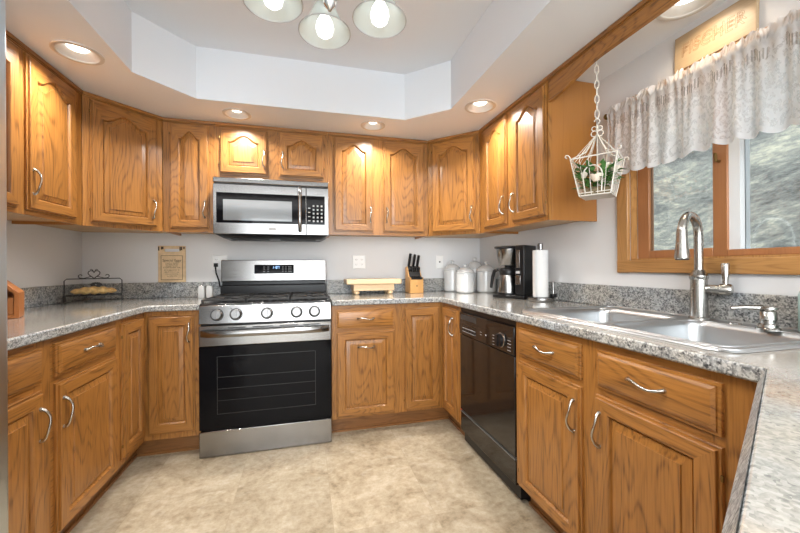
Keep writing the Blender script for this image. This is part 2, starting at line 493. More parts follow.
# ------------------------------------------------------------------ mesh helpers
class MB:
    def __init__(self):
        self.v, self.f, self.mi = [], [], []
        self.uv = None

    def add(self, vs, fs, mi=0, T=None):
        o = len(self.v)
        for v in vs:
            v = Vector(v)
            self.v.append(T @ v if T is not None else v)
        for f in fs:
            self.f.append([o + i for i in f])
            self.mi.append(mi)
        return self

    def box(self, x0, y0, z0, x1, y1, z1, mi=0, T=None):
        x0, x1 = min(x0, x1), max(x0, x1)
        y0, y1 = min(y0, y1), max(y0, y1)
        z0, z1 = min(z0, z1), max(z0, z1)
        vs = [(x0, y0, z0), (x1, y0, z0), (x1, y1, z0), (x0, y1, z0), (x0, y0, z1), (x1, y0, z1), (x1, y1, z1), (x0, y1, z1)]
        return self.add(vs, [(0, 3, 2, 1), (4, 5, 6, 7), (0, 1, 5, 4), (1, 2, 6, 5), (2, 3, 7, 6), (3, 0, 4, 7)], mi, T)

    def prism(self, poly, z0, z1, mi=0, T=None, holes=()):
        loops = [list(poly)] + [list(h) for h in holes]
        for i, L in enumerate(loops):
            a = sum(L[k][0] * L[(k + 1) % len(L)][1] - L[(k + 1) % len(L)][0] * L[k][1] for k in range(len(L)))
            if (a < 0) == (i == 0):
                L.reverse()
        if holes:
            flat = [p for L in loops for p in L]
            tris = tessellate_polygon([[Vector((p[0], p[1], 0)) for p in L] for L in loops])
            n = len(flat)
            vs = [(p[0], p[1], z0) for p in flat] + [(p[0], p[1], z1) for p in flat]
            fs = []
            for t in tris:
                a, b, c = (flat[i] for i in t)
                s = (b[0] - a[0]) * (c[1] - a[1]) - (c[0] - a[0]) * (b[1] - a[1])
                if abs(s) < 1e-12:
                    continue
                t = list(t) if s > 0 else list(t)[::-1]
                fs.append([i + n for i in t])
                fs.append(t[::-1])
        else:
            flat = loops[0]
            n = len(flat)
            vs = [(p[0], p[1], z0) for p in flat] + [(p[0], p[1], z1) for p in flat]
            fs = [list(range(n))[::-1], [i + n for i in range(n)]]
        o = 0
        for L in loops:
            k = len(L)
            for i in range(k):
                j = (i + 1) % k
                fs.append([o + i, o + j, o + j + n, o + i + n])
            o += k
        return self.add(vs, fs, mi, T)

    def tube(self, pts, r, n=8, closed=False, mi=0, T=None, flat=None):
        pts = [Vector(p) for p in pts]
        k = len(pts)
        rs = r if isinstance(r, (list, tuple)) else [r] * k
        tang = []
        for i in range(k):
            a = pts[(i - 1) % k] if (closed or i > 0) else pts[0]
            b = pts[(i + 1) % k] if (closed or i < k - 1) else pts[-1]
            t = (b - a)
            tang.append(t.normalized() if t.length > 1e-9 else Vector((0, 0, 1)))
        ref = Vector((0, 0, 1)) if abs(tang[0].z) < 0.9 else Vector((1, 0, 0))
        u = (ref - tang[0] * ref.dot(tang[0])).normalized()
        vs = []
        for i in range(k):
            if i:
                u = u - tang[i] * u.dot(tang[i])
                u = u.normalized() if u.length > 1e-6 else tang[i].orthogonal().normalized()
            w = tang[i].cross(u)
            for j in range(n):
                a = 2 * PI * j / n
                vs.append(pts[i] + (u * math.cos(a) + w * math.sin(a)) * rs[i])
        fs = []
        for i in range(k if closed else k - 1):
            i2 = (i + 1) % k
            for j in range(n):
                j2 = (j + 1) % n
                fs.append((i * n + j, i * n + j2, i2 * n + j2, i2 * n + j))
        if not closed:
            fs.append(list(range(n))[::-1])
            fs.append([(k - 1) * n + j for j in range(n)])
        return self.add(vs, fs, mi, T)

    def lathe(self, prof, n=28, mi=0, T=None):
        vs, rows = [], []
        for r, z in prof:
            if r < 1e-6:
                rows.append([len(vs)])
                vs.append((0, 0, z))
            else:
                rows.append(list(range(len(vs), len(vs) + n)))
                vs += [(r * math.cos(2 * PI * j / n), r * math.sin(2 * PI * j / n), z) for j in range(n)]
        fs = []
        for a, b in zip(rows, rows[1:]):
            for j in range(n):
                j2 = (j + 1) % n
                if len(a) == 1 and len(b) == 1:
                    continue
                if len(a) == 1:
                    fs.append((a[0], b[j2], b[j]))
                elif len(b) == 1:
                    fs.append((a[j], a[j2], b[0]))
                else:
                    fs.append((a[j], a[j2], b[j2], b[j]))
        return self.add(vs, fs, mi, T)

    def loops(self, loops, mi=0, cap0=False, cap1=False, T=None, mis=None):
        n = len(loops[0])
        vs = [p for L in loops for p in L]
        o = len(self.v)
        self.add(vs, [], mi, T)
        for k in range(len(loops) - 1):
            for i in range(n):
                j = (i + 1) % n
                self.f.append([o + k * n + i, o + k * n + j, o + (k + 1) * n + j, o + (k + 1) * n + i])
                self.mi.append(mis(k, i) if mis else mi)
        if cap0:
            self.f.append([o + i for i in range(n)][::-1])
            self.mi.append(mi)
        if cap1:
            self.f.append([o + (len(loops) - 1) * n + i for i in range(n)])
            self.mi.append(mi)
        return self

    def build(self, name, mats, parent=None, loc=None, rotz=0.0, bevel=None, smooth=35, seg=2, T=None, solid=None):
        me = bpy.data.meshes.new(name)
        me.from_pydata([tuple(v) for v in self.v], [], self.f)
        if not isinstance(mats, (list, tuple)):
            mats = [mats]
        for m in mats:
            me.materials.append(M[m] if isinstance(m, str) else m)
        me.polygons.foreach_set('material_index', self.mi)
        bm = bmesh.new()
        bm.from_mesh(me)
        bmesh.ops.recalc_face_normals(bm, faces=bm.faces)
        bm.to_mesh(me)
        bm.free()
        if smooth:
            me.polygons.foreach_set('use_smooth', [True] * len(me.polygons))
            me.set_sharp_from_angle(angle=math.radians(smooth))
        me.update()
        o = bpy.data.objects.new(name, me)
        COL.objects.link(o)
        if parent is not None:
            o.parent = parent
        if loc is not None:
            o.location = loc
        if rotz:
            o.rotation_euler = (0, 0, rotz)
        if T is not None:
            o.matrix_local = T
        if bevel:
            b = o.modifiers.new('bevel', 'BEVEL')
            b.width = bevel
            b.segments = seg
            b.limit_method = 'ANGLE'
            b.angle_limit = math.radians(40)
        return o


def tag(o, label=None, cat=None, group=None, kind=None):
    if label:
        o['label'] = label
    if cat:
        o['category'] = cat
    if group:
        o['group'] = group
    if kind:
        o['kind'] = kind
    return o


def thing(name, label, cat, loc=(0, 0, 0), rotz=0.0, group=None):
    o = bpy.data.objects.new(name, None)
    COL.objects.link(o)
    o.empty_display_size = 0.05
    o.location = loc
    o.rotation_euler = (0, 0, rotz)
    return tag(o, label, cat, group)


def struct(o):
    o['kind'] = 'structure'
    return o


def copy_tree(o, parent=None):
    c = o.copy()
    COL.objects.link(c)
    if parent is not None:
        c.parent = parent
    for ch in list(o.children):
        copy_tree(ch, c)
    return c


def text(name, body, size, mt, parent, T, extrude=0.0004, spacing=1.0, outline=0.0):
    cu = bpy.data.curves.new(name, 'FONT')
    cu.body = body
    cu.size = size
    cu.extrude = extrude
    cu.align_x = 'CENTER'
    cu.align_y = 'CENTER'
    cu.space_character = spacing
    cu.materials.append(M[mt])
    o = bpy.data.objects.new(name, cu)
    COL.objects.link(o)
    if outline:
        cu.fill_mode = 'NONE'
        cu.extrude = 0.0
        cu.bevel_depth = outline
    me = bpy.data.meshes.new_from_object(o.evaluated_get(bpy.context.evaluated_depsgraph_get()))
    bpy.data.objects.remove(o)
    bpy.data.curves.remove(cu)
    if not me.materials:
        me.materials.append(M[mt])
    o = bpy.data.objects.new(name, me)
    COL.objects.link(o)
    o.parent = parent
    o.matrix_local = T
    return o


def rrect(x0, y0, x1, y1, r, n=5):
    pts = []
    for cx, cy, a0 in ((x1 - r, y0 + r, -90), (x1 - r, y1 - r, 0), (x0 + r, y1 - r, 90), (x0 + r, y0 + r, 180)):
        for k in range(n + 1):
            a = math.radians(a0 + 90 * k / n)
            pts.append((cx + r * math.cos(a), cy + r * math.sin(a)))
    return pts


# ------------------------------------------------------------------ the setting
XL, XR = -1.319, 1.785          # the kitchen's side walls; the stove wall is y = 0
ZS, ZC = 2.144, 2.457           # underside of the dropped soffit, ceiling of the tray
XF, YB = -4.4, -7.0             # far side of the dining room

struct(MB().box(XF, YB, -0.08, XR + 0.12, 0.12, 0.0).build('floor', 'floor'))
struct(MB().box(XF, 0.0, 0.0, XR + 0.12, 0.12, 2.6).build('wall_back', 'wall'))
wl = MB().box(XL - 0.12, -3.0, 0.0, XL, 0.0, 2.6)
struct(wl.build('wall_left', 'wall'))
struct(MB().box(XF - 0.12, YB, 0.0, XF, 0.12, 2.6).build('wall_far_left', 'wall'))
WY0, WY1, WZ0, WZ1 = -2.46, -1.601, 1.157, 1.905
wr = MB()
wr.box(XR, YB, 0, XR + 0.14, WY0, 2.6)
wr.box(XR, WY1, 0, XR + 0.14, 0.12, 2.6)
wr.box(XR, WY0, 0, XR + 0.14, WY1, WZ0)
wr.box(XR, WY0, WZ1, XR + 0.14, WY1, 2.6)
struct(wr.build('wall_right', 'wall'))
wb = MB()
wb.box(XF, YB - 0.12, 0, XR + 0.12, YB, 0.35)
wb.box(XF, YB - 0.12, 2.3, XR + 0.12, YB, 2.6)
for xa, xb in ((XF, -2.85), (-0.75, -0.45), (1.65, XR + 0.12)):
    wb.box(xa, YB - 0.12, 0.35, xb, YB, 2.3)
struct(wb.build('wall_behind', 'wall'))
struct(MB().box(XF - 0.12, YB - 0.12, ZC, XR + 0.14, 0.12, ZC + 0.15).build('ceiling', 'ceil'))

LAMPS = [(-0.810, -1.028, 0.082), (-0.214, -0.487, 0.072), (0.688, -0.512, 0.072), (1.292, -0.975, 0.082), (1.640, -1.985, 0.088)]


def circle(cx, cy, r, n=24):
    return [(cx + r * math.cos(2 * PI * k / n), cy + r * math.sin(2 * PI * k / n)) for k in range(n)]


octo = [(-0.643, -0.902), (-0.408, -0.66), (0.883, -0.66), (1.127, -0.896), (1.127, -2.76), (0.883, -3.0), (-0.408, -3.0), (-0.643, -2.76)]
sof = MB()
outer = [(XL, -3.3), (XR, -3.3), (XR, 0.0), (XL, 0.0)]
holes = [octo] + [circle(x, y, r) for x, y, r in LAMPS]
L0 = [Vector((p[0], p[1], 0)) for p in outer]
allp = outer + [p for h in holes for p in h]
tris = tessellate_polygon([L0] + [[Vector((p[0], p[1], 0)) for p in reversed(h)] for h in holes])
allp = outer + [p for h in holes for p in reversed(h)]
sof.add([(p[0], p[1], ZS) for p in allp], [list(t) for t in tris])
k = len(octo)
sof.add([(p[0], p[1], ZS) for p in octo] + [(p[0], p[1], ZC) for p in octo], [(i, (i + 1) % k, (i + 1) % k + k, i + k) for i in range(k)])
sof.add([(XL, -3.3, ZS), (XR, -3.3, ZS), (XR, -3.3, ZC), (XL, -3.3, ZC)], [(0, 1, 2, 3)])
struct(sof.build('ceiling_soffit', 'ceil', smooth=0))

# window over the sink
def group_struct(name, loc):
    o = bpy.data.objects.new(name, None)
    COL.objects.link(o)
    o.location = loc
    o['kind'] = 'structure'
    return o


w1 = group_struct('window_1', (XR, -2.02, WZ0))


def wpart(name, mb, m, bevel=None):
    return mb.build(name, m, w1, loc=(-XR, 2.02, -WZ0), bevel=bevel)


cw = 0.063
wpart('casing', MB().box(XR - 0.02, WY1, WZ0 - cw, XR, WY1 + cw, WZ1 + 0.05), 'casing_z', 0.004)
wpart('casing', MB().box(XR - 0.02, WY0 - cw, WZ0 - cw, XR, WY0, WZ1 + 0.05), 'casing_z', 0.004)
wpart('casing', MB().box(XR - 0.021, WY0 - cw, WZ0 - cw + 0.002, XR, WY1 + cw, WZ0), 'casing', 0.004)
wpart('casing', MB().box(XR - 0.022, WY0 - cw - 0.01, WZ1, XR, WY1 + cw + 0.01, WZ1 + 0.05), 'casing', 0.004)
XG = 1.828
jam = MB()
jam.box(XR, WY1 - 0.006, WZ0, XR + 0.14, WY1, WZ1)
jam.box(XR, WY0, WZ0, XR + 0.14, WY0 + 0.006, WZ1)
jam.box(XR, WY0, WZ0, XR + 0.14, WY1, WZ0 + 0.008)
jam.box(XR, WY0, WZ1 - 0.008, XR + 0.14, WY1, WZ1)
wpart('jamb', jam, 'casing_z')
vy = MB()
vy.box(XG - 0.006, WY1 - 0.014, WZ0 + 0.008, XG + 0.05, WY1 - 0.006, WZ1)
vy.box(XG - 0.004, -2.043, WZ0 + 0.02, XG + 0.05, -2.004, WZ1)
vy.box(XG - 0.004, WY0, WZ0 + 0.02, XG + 0.05, WY0 + 0.03, WZ1)
vy.box(XG + 0.006, WY0, WZ0 + 0.02, XG + 0.05, -1.61, WZ0 + 0.034)
wpart('vinyl_liner', vy, 'vinyl')
sa = MB()
sa.box(XG - 0.012, -1.674, WZ0 + 0.008, XG + 0.02, -1.613, WZ1)
sa.box(XG - 0.012, -2.006, WZ0 + 0.008, XG + 0.02, -1.953, WZ1)
sa.box(XG - 0.0115, -1.953, WZ0 + 0.008, XG + 0.02, -1.674, WZ0 + 0.044)
sa.box(XG - 0.0115, -1.953, WZ1 - 0.04, XG + 0.02, -1.674, WZ1)
wpart('sash', sa, 'sash', 0.003)
wpart('sash_rail', MB().box(XG - 0.014, WY0, WZ0 + 0.008, XG + 0.015, -2.006, WZ0 + 0.034), 'sash', 0.003)
wpart('pane', MB().box(XG + 0.002, -1.953, WZ0 + 0.044, XG + 0.006, -1.674, WZ1 - 0.04), 'glass')
wpart('pane', MB().box(XG + 0.022, WY0 + 0.03, WZ0 + 0.034, XG + 0.026, -2.043, WZ1), 'glass')
tagm = MB().tube([(XG - 0.012, -1.978, 1.545), (XG - 0.03, -1.978, 1.545), (XG - 0.034, -1.978, 1.575)], 0.006)
wpart('latch', tagm, 'brass')

# window openings of the dining room get glass too
w2 = group_struct('window_2', (-0.6, YB, 0.35))
for xa, xb in ((-2.85, -0.75), (-0.45, 1.65)):
    MB().box(xa, YB - 0.06, 0.35, xb, YB - 0.055, 2.3).build('pane', 'glass', w2, loc=(0.6, -YB, -0.35))

# the bank outside
hb = MB()
nx, ny = 40, 60
for i in range(nx + 1):
    for j in range(ny + 1):
        x = 2.6 + 13.4 * i / nx
        y = -14 + 22 * j / ny
        s = (x - 2.6)
        z = -0.6 + 0.85 * s + 0.10 * (y + 2) * min(1, s / 3) + 0.16 * math.sin(y * 1.1 + x * 0.6) + 0.09 * math.sin(y * 2.7 - x * 1.9)
        hb.v.append(Vector((x, y, z)))
for i in range(nx):
    for j in range(ny):
        a = i * (ny + 1) + j
        hb.f.append([a, a + ny + 1, a + ny + 2, a + 1])
        hb.mi.append(0)
struct(hb.build('ground_outside', 'hill'))


# ------------------------------------------------------------------ cabinet builders (local: x right, -y out of the face, z up)
TH = 0.020


def bow(t):
    return max(0.0, math.cos(t * PI / 2)) ** 0.55


def pull_mesh():
    mb = MB()
    pts, rs = [], []
    n = 18
    for i in range(n + 1):
        t = -1 + 2 * i / n
        s = t * 0.056
        out = 0.004 + 0.024 * bow(t)
        side = 0.006 * math.sin(t * PI)
        pts.append((side, -out, s))
        rs.append(0.0042 + 0.0022 * abs(t) ** 4)
    mb.tube(pts, rs, 10)
    for s in (-1, 1):
        mb.tube([(0, 0.001, s * 0.056), (0, -0.006, s * 0.0565)], [0.0075, 0.0055], 10)
    return mb


_pull = None


def pull(parent, x, z, y=-TH, level=False):
    global _pull
    if _pull is None:
        o = pull_mesh().build('handle', 'pull', parent, smooth=60)
        _pull = o.data
    else:
        o = bpy.data.objects.new('handle', _pull)
        COL.objects.link(o)
        o.parent = parent
    o.location = (x, y, z)
    if level:
        o.rotation_euler = (0, PI / 2, 0)
    return o


def door_mesh(w, h, arch=0.0, stile=0.056, rail=0.050, panel=0.034):
    """front of the door is y = -TH; grain of stiles and panel upright (0), of rails level (1)"""
    mb = MB()
    na = 24

    def loop(k, y, inner=True):
        # k: inset from the opening (inner) or from the door edge (outer)
        if inner:
            x0, x1, z0 = stile + k, w - stile - k, rail + k
            top = h - rail - arch - k
        else:
            x0, x1, z0 = k, w - k, k
        pts = [(x0, y, z0), (x1, y, z0)]
        for i in range(na + 1):
            t = 1 - 2 * i / na
            x = (x0 + x1) / 2 + t * (x1 - x0) / 2
            if inner:
                a = (0.5 * (1 + math.cos(PI * min(1, abs(t) / 0.90)))) ** 0.9
                z = top + arch * a
            else:
                z = h - k
            pts.append((x, y, z))
        return pts

    def loop_mid(f):       # mitre line between stiles and rails keeps flat at the front
        return None
    outer = [loop(0, 0.0, False), loop(0, -0.009, False), loop(0.0015, -0.0105, False), loop(0.0075, -0.0105, False), loop(0.0085, -0.0185, False), loop(0.0105, -TH, False)]
    inner = [loop(0, -TH), loop(0.004, -0.0165), loop(0.006, -0.0115), loop(0.0075, -0.0075), loop(0.0105, -0.0075), loop(0.0115, -0.0105), loop(panel, -0.0160), loop(panel + 0.0015, -0.0195)]
    n0 = len(outer)

    def mis(k, i):
        if k < n0:
            return 1 if (i == 0 or 2 <= i < na + 2) else 0
        return 0
    mb.loops(outer + inner, cap0=True, cap1=True, mis=mis)
    return mb


def drawer_mesh(w, h):
    mb = MB()

    def lp(k, y):
        return [(k, y, k), (w - k, y, k), (w - k, y, h - k), (k, y, h - k)]
    mb.loops([lp(0, 0), lp(0, -0.009), lp(0.0015, -0.0105), lp(0.009, -0.0105), lp(0.010, -0.0145), lp(0.017, -0.0185), lp(0.020, -TH)], cap0=True, cap1=True)
    return mb


def hinge(parent, x, z):
    mb = MB().tube([(x, -0.012, z - 0.007), (x, -0.012, z + 0.007)], 0.0035, 8)
    return mb.build('hinge', 'brass', parent)


def door(parent, x0, x1, z0, z1, arch=0.0, handle=None, hz=None, hinge_side=None, level=None, stile=0.056, rail=0.050):
    d = door_mesh(x1 - x0, z1 - z0, arch, stile, rail).build('door', ['oak', 'oak_x'], parent, loc=(x0, 0, z0), smooth=30)
    if handle == 'r':
        pull(d, x1 - x0 - 0.026, hz - z0)
    elif handle == 'l':
        pull(d, 0.026, hz - z0)
    elif handle == 'c':
        pull(d, (x1 - x0) / 2, hz - z0, level=True)
    if hinge_side:
        hx = -0.002 if hinge_side == 'l' else (x1 - x0 + 0.002)
        hinge(d, hx, 0.07)
        hinge(d, hx, z1 - z0 - 0.07)
    return d


def drawer(parent, x0, x1, z0, z1, handle=True):
    d = drawer_mesh(x1 - x0, z1 - z0).build('drawer', ['oak_x'], parent, loc=(x0, 0, z0), smooth=30)
    if handle:
        pull(d, (x1 - x0) / 2, (z1 - z0) / 2 + 0.004, level=True)
    return d


ZU0, ZU1 = 1.377, 2.142
DU, DB = 0.3126, 0.612
UZ0, UZ1 = 1.402, 2.108      # upper doors


def frame(t, w, z0, z1, mids=(), sw=0.042, sr=None):
    f = MB()
    xs = [0.0, sw]
    for m in mids:
        xs += [m - 0.032, m + 0.032]
    xs += [w - (sr or sw), w]
    for i in range(len(xs) - 1):
        f.box(xs[i], 0, z0, xs[i + 1], 0.02, z1, 0 if i % 2 == 0 else 1)
    return f.build('face_frame', ['oak', 'oak_x'], t)


def upper(name, label, loc, rotz, w, depth=DU - 0.003, z0=ZU0, mids=()):
    t = thing(name, label, 'cabinet', (loc[0], loc[1], z0), rotz)
    h = ZU1 - z0
    b = MB()
    b.box(0, 0.02, 0, 0.016, depth, h)
    b.box(w - 0.016, 0.02, 0, w, depth, h)
    b.box(0.016, depth - 0.01, 0.016, w - 0.016, depth, h)
    b.box(0.016, 0.02, 0.016, w - 0.016, depth - 0.01, 0.032, 1)
    b.box(0.016, 0.02, h - 0.016, w - 0.016, depth - 0.01, h)
    b.build('body', ['oak_side', 'ply'], t, bevel=0.001)
    frame(t, w, 0, h, mids)
    cs = MB()
    cs.box(0, -0.010, h - 0.020, w, 0, h)
    cs.box(0, -0.005, h - 0.027, w, 0, h - 0.020)
    cs.build('crown_strip', 'oak_x', t, bevel=0.002)
    return t


def ud(t, x0, x1, z0=UZ0, z1=UZ1, base=ZU0, **kw):
    if 'hz' in kw:
        kw['hz'] -= base
    return door(t, x0, x1, z0 - base, z1 - base, **kw)


UHZ = 1.532
# left wall pair (origin at its near end; local x runs towards the stove wall)
t = upper('upper_cabinet', 'oak double-door wall cabinet on the left wall beside the refrigerator', (XL + DU, -1.49, 0), PI / 2, 1.49 - 0.617, mids=(0.420,))
ud(t, 0.05, 0.396, arch=0.05, handle='l', hz=UHZ)
ud(t, 0.444, 0.80, arch=0.05, handle='l', hz=UHZ, hinge_side='r')


def corner_cabinet(name, label, right):
    s = 0.615
    if right:
        A, B = Vector((XR - s, -DU, 0)), Vector((XR - DU, -s, 0))
        foot = [(XR - 0.003, -0.003), (XR - s, -0.003), (A.x, A.y), (B.x, B.y), (XR - 0.003, -s)]
    else:
        A, B = Vector((XL + DU, -s, 0)), Vector((XL + s, -DU, 0))
        foot = [(XL + 0.003, -0.003), (XL + 0.003, -s), (A.x, A.y), (B.x, B.y), (XL + s, -0.003)]
    d = (B - A)
    w = d.length
    ang = math.atan2(d.y, d.x)
    t = thing(name, label, 'cabinet', (A.x, A.y, ZU0), ang)
    R = Matrix.Rotation(-ang, 4, 'Z') @ Matrix.Translation((-A.x, -A.y, 0))
    h = ZU1 - ZU0
    # carcass set back behind the face frame, floor recessed
    inset = []
    n = Vector((d.y, -d.x, 0)).normalized()
    for p in foot:
        v = Vector((p[0], p[1], 0))
        if (v - A).length < 1e-6 or (v - B).length < 1e-6:
            v = v - n * 0.012
        inset.append((v.x, v.y))
    MB().prism(inset, 0.016, h, 0, R).build('body', 'ply', t)
    MB().box(0.002, 0, 0, w - 0.002, 0.014, h).build('face_frame', 'oak', t, bevel=0.0015)
    cs = MB()
    cs.box(0, -0.010, h - 0.020, w, 0, h)
    cs.box(0, -0.005, h - 0.027, w, 0, h - 0.020)
    cs.build('crown_strip', 'oak_x', t, bevel=0.002)
    return t, w


t, w = corner_cabinet('corner_wall_cabinet', 'oak diagonal wall cabinet in the left corner above the bread rack', False)
ud(t, 0.035, 0.387, arch=0.05, handle='r', hz=1.517, hinge_side='l')
t, w = corner_cabinet('corner_wall_cabinet', 'oak diagonal wall cabinet in the right corner above the white canisters', True)
ud(t, 0.042, 0.394, arch=0.05, handle='r', hz=1.527, hinge_side='l')

t = upper('upper_cabinet', 'narrow oak single-door wall cabinet left of the microwave', (-0.703, -DU, 0), 0, 0.703 - 0.385)
ud(t, 0.043, 0.282, arch=0.05, handle='r', hz=UHZ, hinge_side='l')
ZM = 1.745
t = upper('upper_cabinet', 'short oak double-door wall cabinet directly above the microwave', (-0.384, -DU, 0), 0, 0.768, z0=ZM, mids=(0.38,))
ud(t, 0.030, 0.342, 1.79, UZ1, ZM, arch=0.045, handle='r', hz=1.907, hinge_side='l', stile=0.055, rail=0.05)
ud(t, 0.418, 0.738, 1.79, UZ1, ZM, arch=0.045, handle='l', hz=1.907, hinge_side='r', stile=0.055, rail=0.05)
t = upper('upper_cabinet', 'oak double-door wall cabinet right of the microwave, above the knife block', (0.385, -DU, 0), 0, 1.169 - 0.385, mids=(0.377,))
ud(t, 0.040, 0.338, arch=0.05, handle='r', hz=UHZ, hinge_side='l')
ud(t, 0.415, 0.748, arch=0.05, handle='l', hz=UHZ, hinge_side='r')
t = upper('upper_cabinet', 'oak double-door wall cabinet on the right wall above the coffee maker', (XR - DU, -0.616, 0), -PI / 2, 1.392 - 0.616, mids=(0.411,))
ud(t, 0.078, 0.378, arch=0.05, handle='r', hz=UHZ - 0.005, hinge_side='l')
ud(t, 0.444, 0.764, arch=0.05, handle='l', hz=UHZ - 0.010, hinge_side='r')

# valance board over the sink
vb = MB()
n = 48
ya, yb = -1.393, -2.66
rows = []
for i in range(n + 1):
    s = i / n
    y = ya + (yb - ya) * s
    dz = min(y - yb, ya - y)
    z = 2.056 - 0.052 * (0.5 + 0.5 * math.cos(PI * min(1, dz / 0.36)))
    rows.append((y, z))
vs, fs = [], []
for (y, z) in rows:
    vs += [(XR - DU, y, z), (XR - DU + 0.019, y, z), (XR - DU + 0.019, y, ZU1), (XR - DU, y, ZU1)]
for i in range(n):
    for a in range(4):
        b = (a + 1) % 4
        fs.append((4 * i + a, 4 * i + b, 4 * i + 4 + b, 4 * i + 4 + a))
fs += [(0, 1, 2, 3), (4 * n + 3, 4 * n + 2, 4 * n + 1, 4 * n)]
vb.add(vs, fs)
o = thing('valance_board', 'long oak valance board under the ceiling above the sink', 'wood trim', (XR - DU, ya, 2.05))
vb.build('board', 'oak_y', o, loc=(-(XR - DU), -ya, -2.05), bevel=0.002)
cs = MB().box(XR - DU - 0.010, yb, ZU1 - 0.020, XR - DU, ya, ZU1).box(XR - DU - 0.005, yb, ZU1 - 0.027, XR - DU, ya, ZU1 - 0.02)
cs.build('crown_strip', 'oak_y', o, loc=(-(XR - DU), -ya, -2.05), bevel=0.002)

# ---- base cabinets
ZB0, ZB1 = 0.1143, 0.876
BZ0, BZ1 = 0.128, 0.697
RZ0, RZ1 = 0.722, 0.850


def base(name, label, loc, rotz, w, top=ZB1, depth=DB - 0.003, sr=None):
    t = thing(name, label, 'cabinet', (loc[0], loc[1], 0), rotz)
    b = MB()
    b.box(0, 0.02, ZB0, 0.016, depth, top)
    b.box(w - 0.016, 0.02, ZB0, w, depth, top)
    b.box(0.016, depth - 0.01, ZB0, w - 0.016, depth, top)
    b.box(0.016, 0.02, ZB0, w - 0.016, depth - 0.01, ZB0 + 0.016)
    b.build('body', 'oak_side', t)
    frame(t, w, ZB0, ZB1, sr=sr)
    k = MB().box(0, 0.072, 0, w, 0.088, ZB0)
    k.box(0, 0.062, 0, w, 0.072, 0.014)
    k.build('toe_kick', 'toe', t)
    return t


XBL = XL + DB        # face of the left run
XBR = XR - DB        # face of the right run
yo = -1.992
t = base('base_cabinet', 'oak base cabinet next to the refrigerator, with drawer and door', (XBL, yo, 0), PI / 2, -1.453 - yo)
drawer(t, 0.034, -1.470 - yo, RZ0, RZ1)
door(t, 0.034, -1.470 - yo, BZ0, BZ1, handle='r', hz=0.582)
yo = -1.453
t = base('base_cabinet', 'oak base cabinet on the left with drawer over door, nearer the stove corner', (XBL, yo, 0), PI / 2, 1.453 - 0.937)
drawer(t, 0.056, 0.499, RZ0, RZ1)
door(t, 0.058, 0.499, BZ0, BZ1, handle='l', hz=0.58, hinge_side='r')


def lazy_susan(name, label, right):
    t = thing(name, label, 'cabinet', ((XBR if right else XBL), -DB, 0))
    ox, oy = (XBR if right else XBL), -DB
    b, f, k = MB(), MB(), MB()
    if right:
        xa, xb, ye = 0.842, XR - 0.003, -0.912
        shell = [(xa, -0.003), (xa, -DB + 0.02), (XBR + 0.02, -DB + 0.02), (XBR + 0.02, ye), (xb, ye), (xb, -0.003)]
        f.box(xa - ox, 0, ZB0, 0.0, 0.02, ZB1)
        f.box(0.0, ye - oy, ZB0, 0.02, 0.02, ZB1)
        k.box(xa - ox, 0.072, 0, 0.088, 0.088, ZB0).box(0.072, ye - oy, 0, 0.088, 0.088, ZB0)
        k.box(xa - ox, 0.062, 0, 0.072, 0.072, 0.014).box(0.062, ye - oy, 0, 0.072, 0.072, 0.014)
    else:
        xa, xb, ye = XL + 0.003, -0.402, -0.936
        shell = [(xa, -0.003), (xa, ye), (XBL - 0.02, ye), (XBL - 0.02, -DB + 0.02), (xb, -DB + 0.02), (xb, -0.003)]
        f.box(0.0, 0, ZB0, xb - ox, 0.02, ZB1)
        f.box(-0.02, ye - oy, ZB0, 0.0, 0.02, ZB1)
        k.box(-0.088, 0.072, 0, xb - ox, 0.088, ZB0).box(-0.088, ye - oy, 0, -0.072, 0.088, ZB0)
        k.box(-0.072, 0.062, 0, xb - ox, 0.072, 0.014).box(-0.072, ye - oy, 0, -0.062, 0.072, 0.014)
    T = Matrix.Translation((-ox, -oy, 0))
    b.prism(shell, ZB0, ZB1 - 0.002, 0, T)
    b.build('body', 'oak_side', t)
    f.build('face_frame', 'oak', t, bevel=0.0015)
    k.build('toe_kick', 'toe', t)
    return t


def leaf(t, rot, off, w, z0, z1, **kw):
    d = door_mesh(w, z1 - z0, 0.0, kw.pop('stile', 0.05), 0.058).build('door', ['oak', 'oak_x'], t, smooth=30)
    d.matrix_local = Matrix.Translation((off[0], off[1], z0)) @ Matrix.Rotation(rot, 4, 'Z')
    return d


LZ0, LZ1 = 0.150, 0.850
t = lazy_susan('corner_base_cabinet', 'oak corner base cabinet with bi-fold door, left of the stove', False)
d = leaf(t, PI / 2, (0.0, -0.284, 0), 0.250, LZ0, LZ1)
hinge(d, -0.002, 0.07)
hinge(d, -0.002, 0.63)
d = leaf(t, 0, (0.022, 0, 0), 0.250, LZ0, LZ1)
pull(d, 0.222, 0.746 - LZ0)
t = lazy_susan('corner_base_cabinet', 'oak corner base cabinet with bi-fold door, beside the dishwasher', True)
d = leaf(t, 0, (0.880 - XBR, 0, 0), 0.264, 0.130, LZ1)
hinge(d, -0.002, 0.07)
hinge(d, -0.002, 0.63)
d = leaf(t, -PI / 2, (0.0, -0.028, 0), 0.262, 0.130, LZ1)
pull(d, 0.190, 0.733 - 0.130)

t = base('base_cabinet', 'oak base cabinet right of the stove whose door has a level handle', (0.381, -DB, 0), 0, 0.842 - 0.381)
drawer(t, 0.028, 0.425, RZ0 - 0.006, RZ1 - 0.004)
door(t, 0.030, 0.430, BZ0 + 0.004, BZ1, handle='c', hz=0.593)

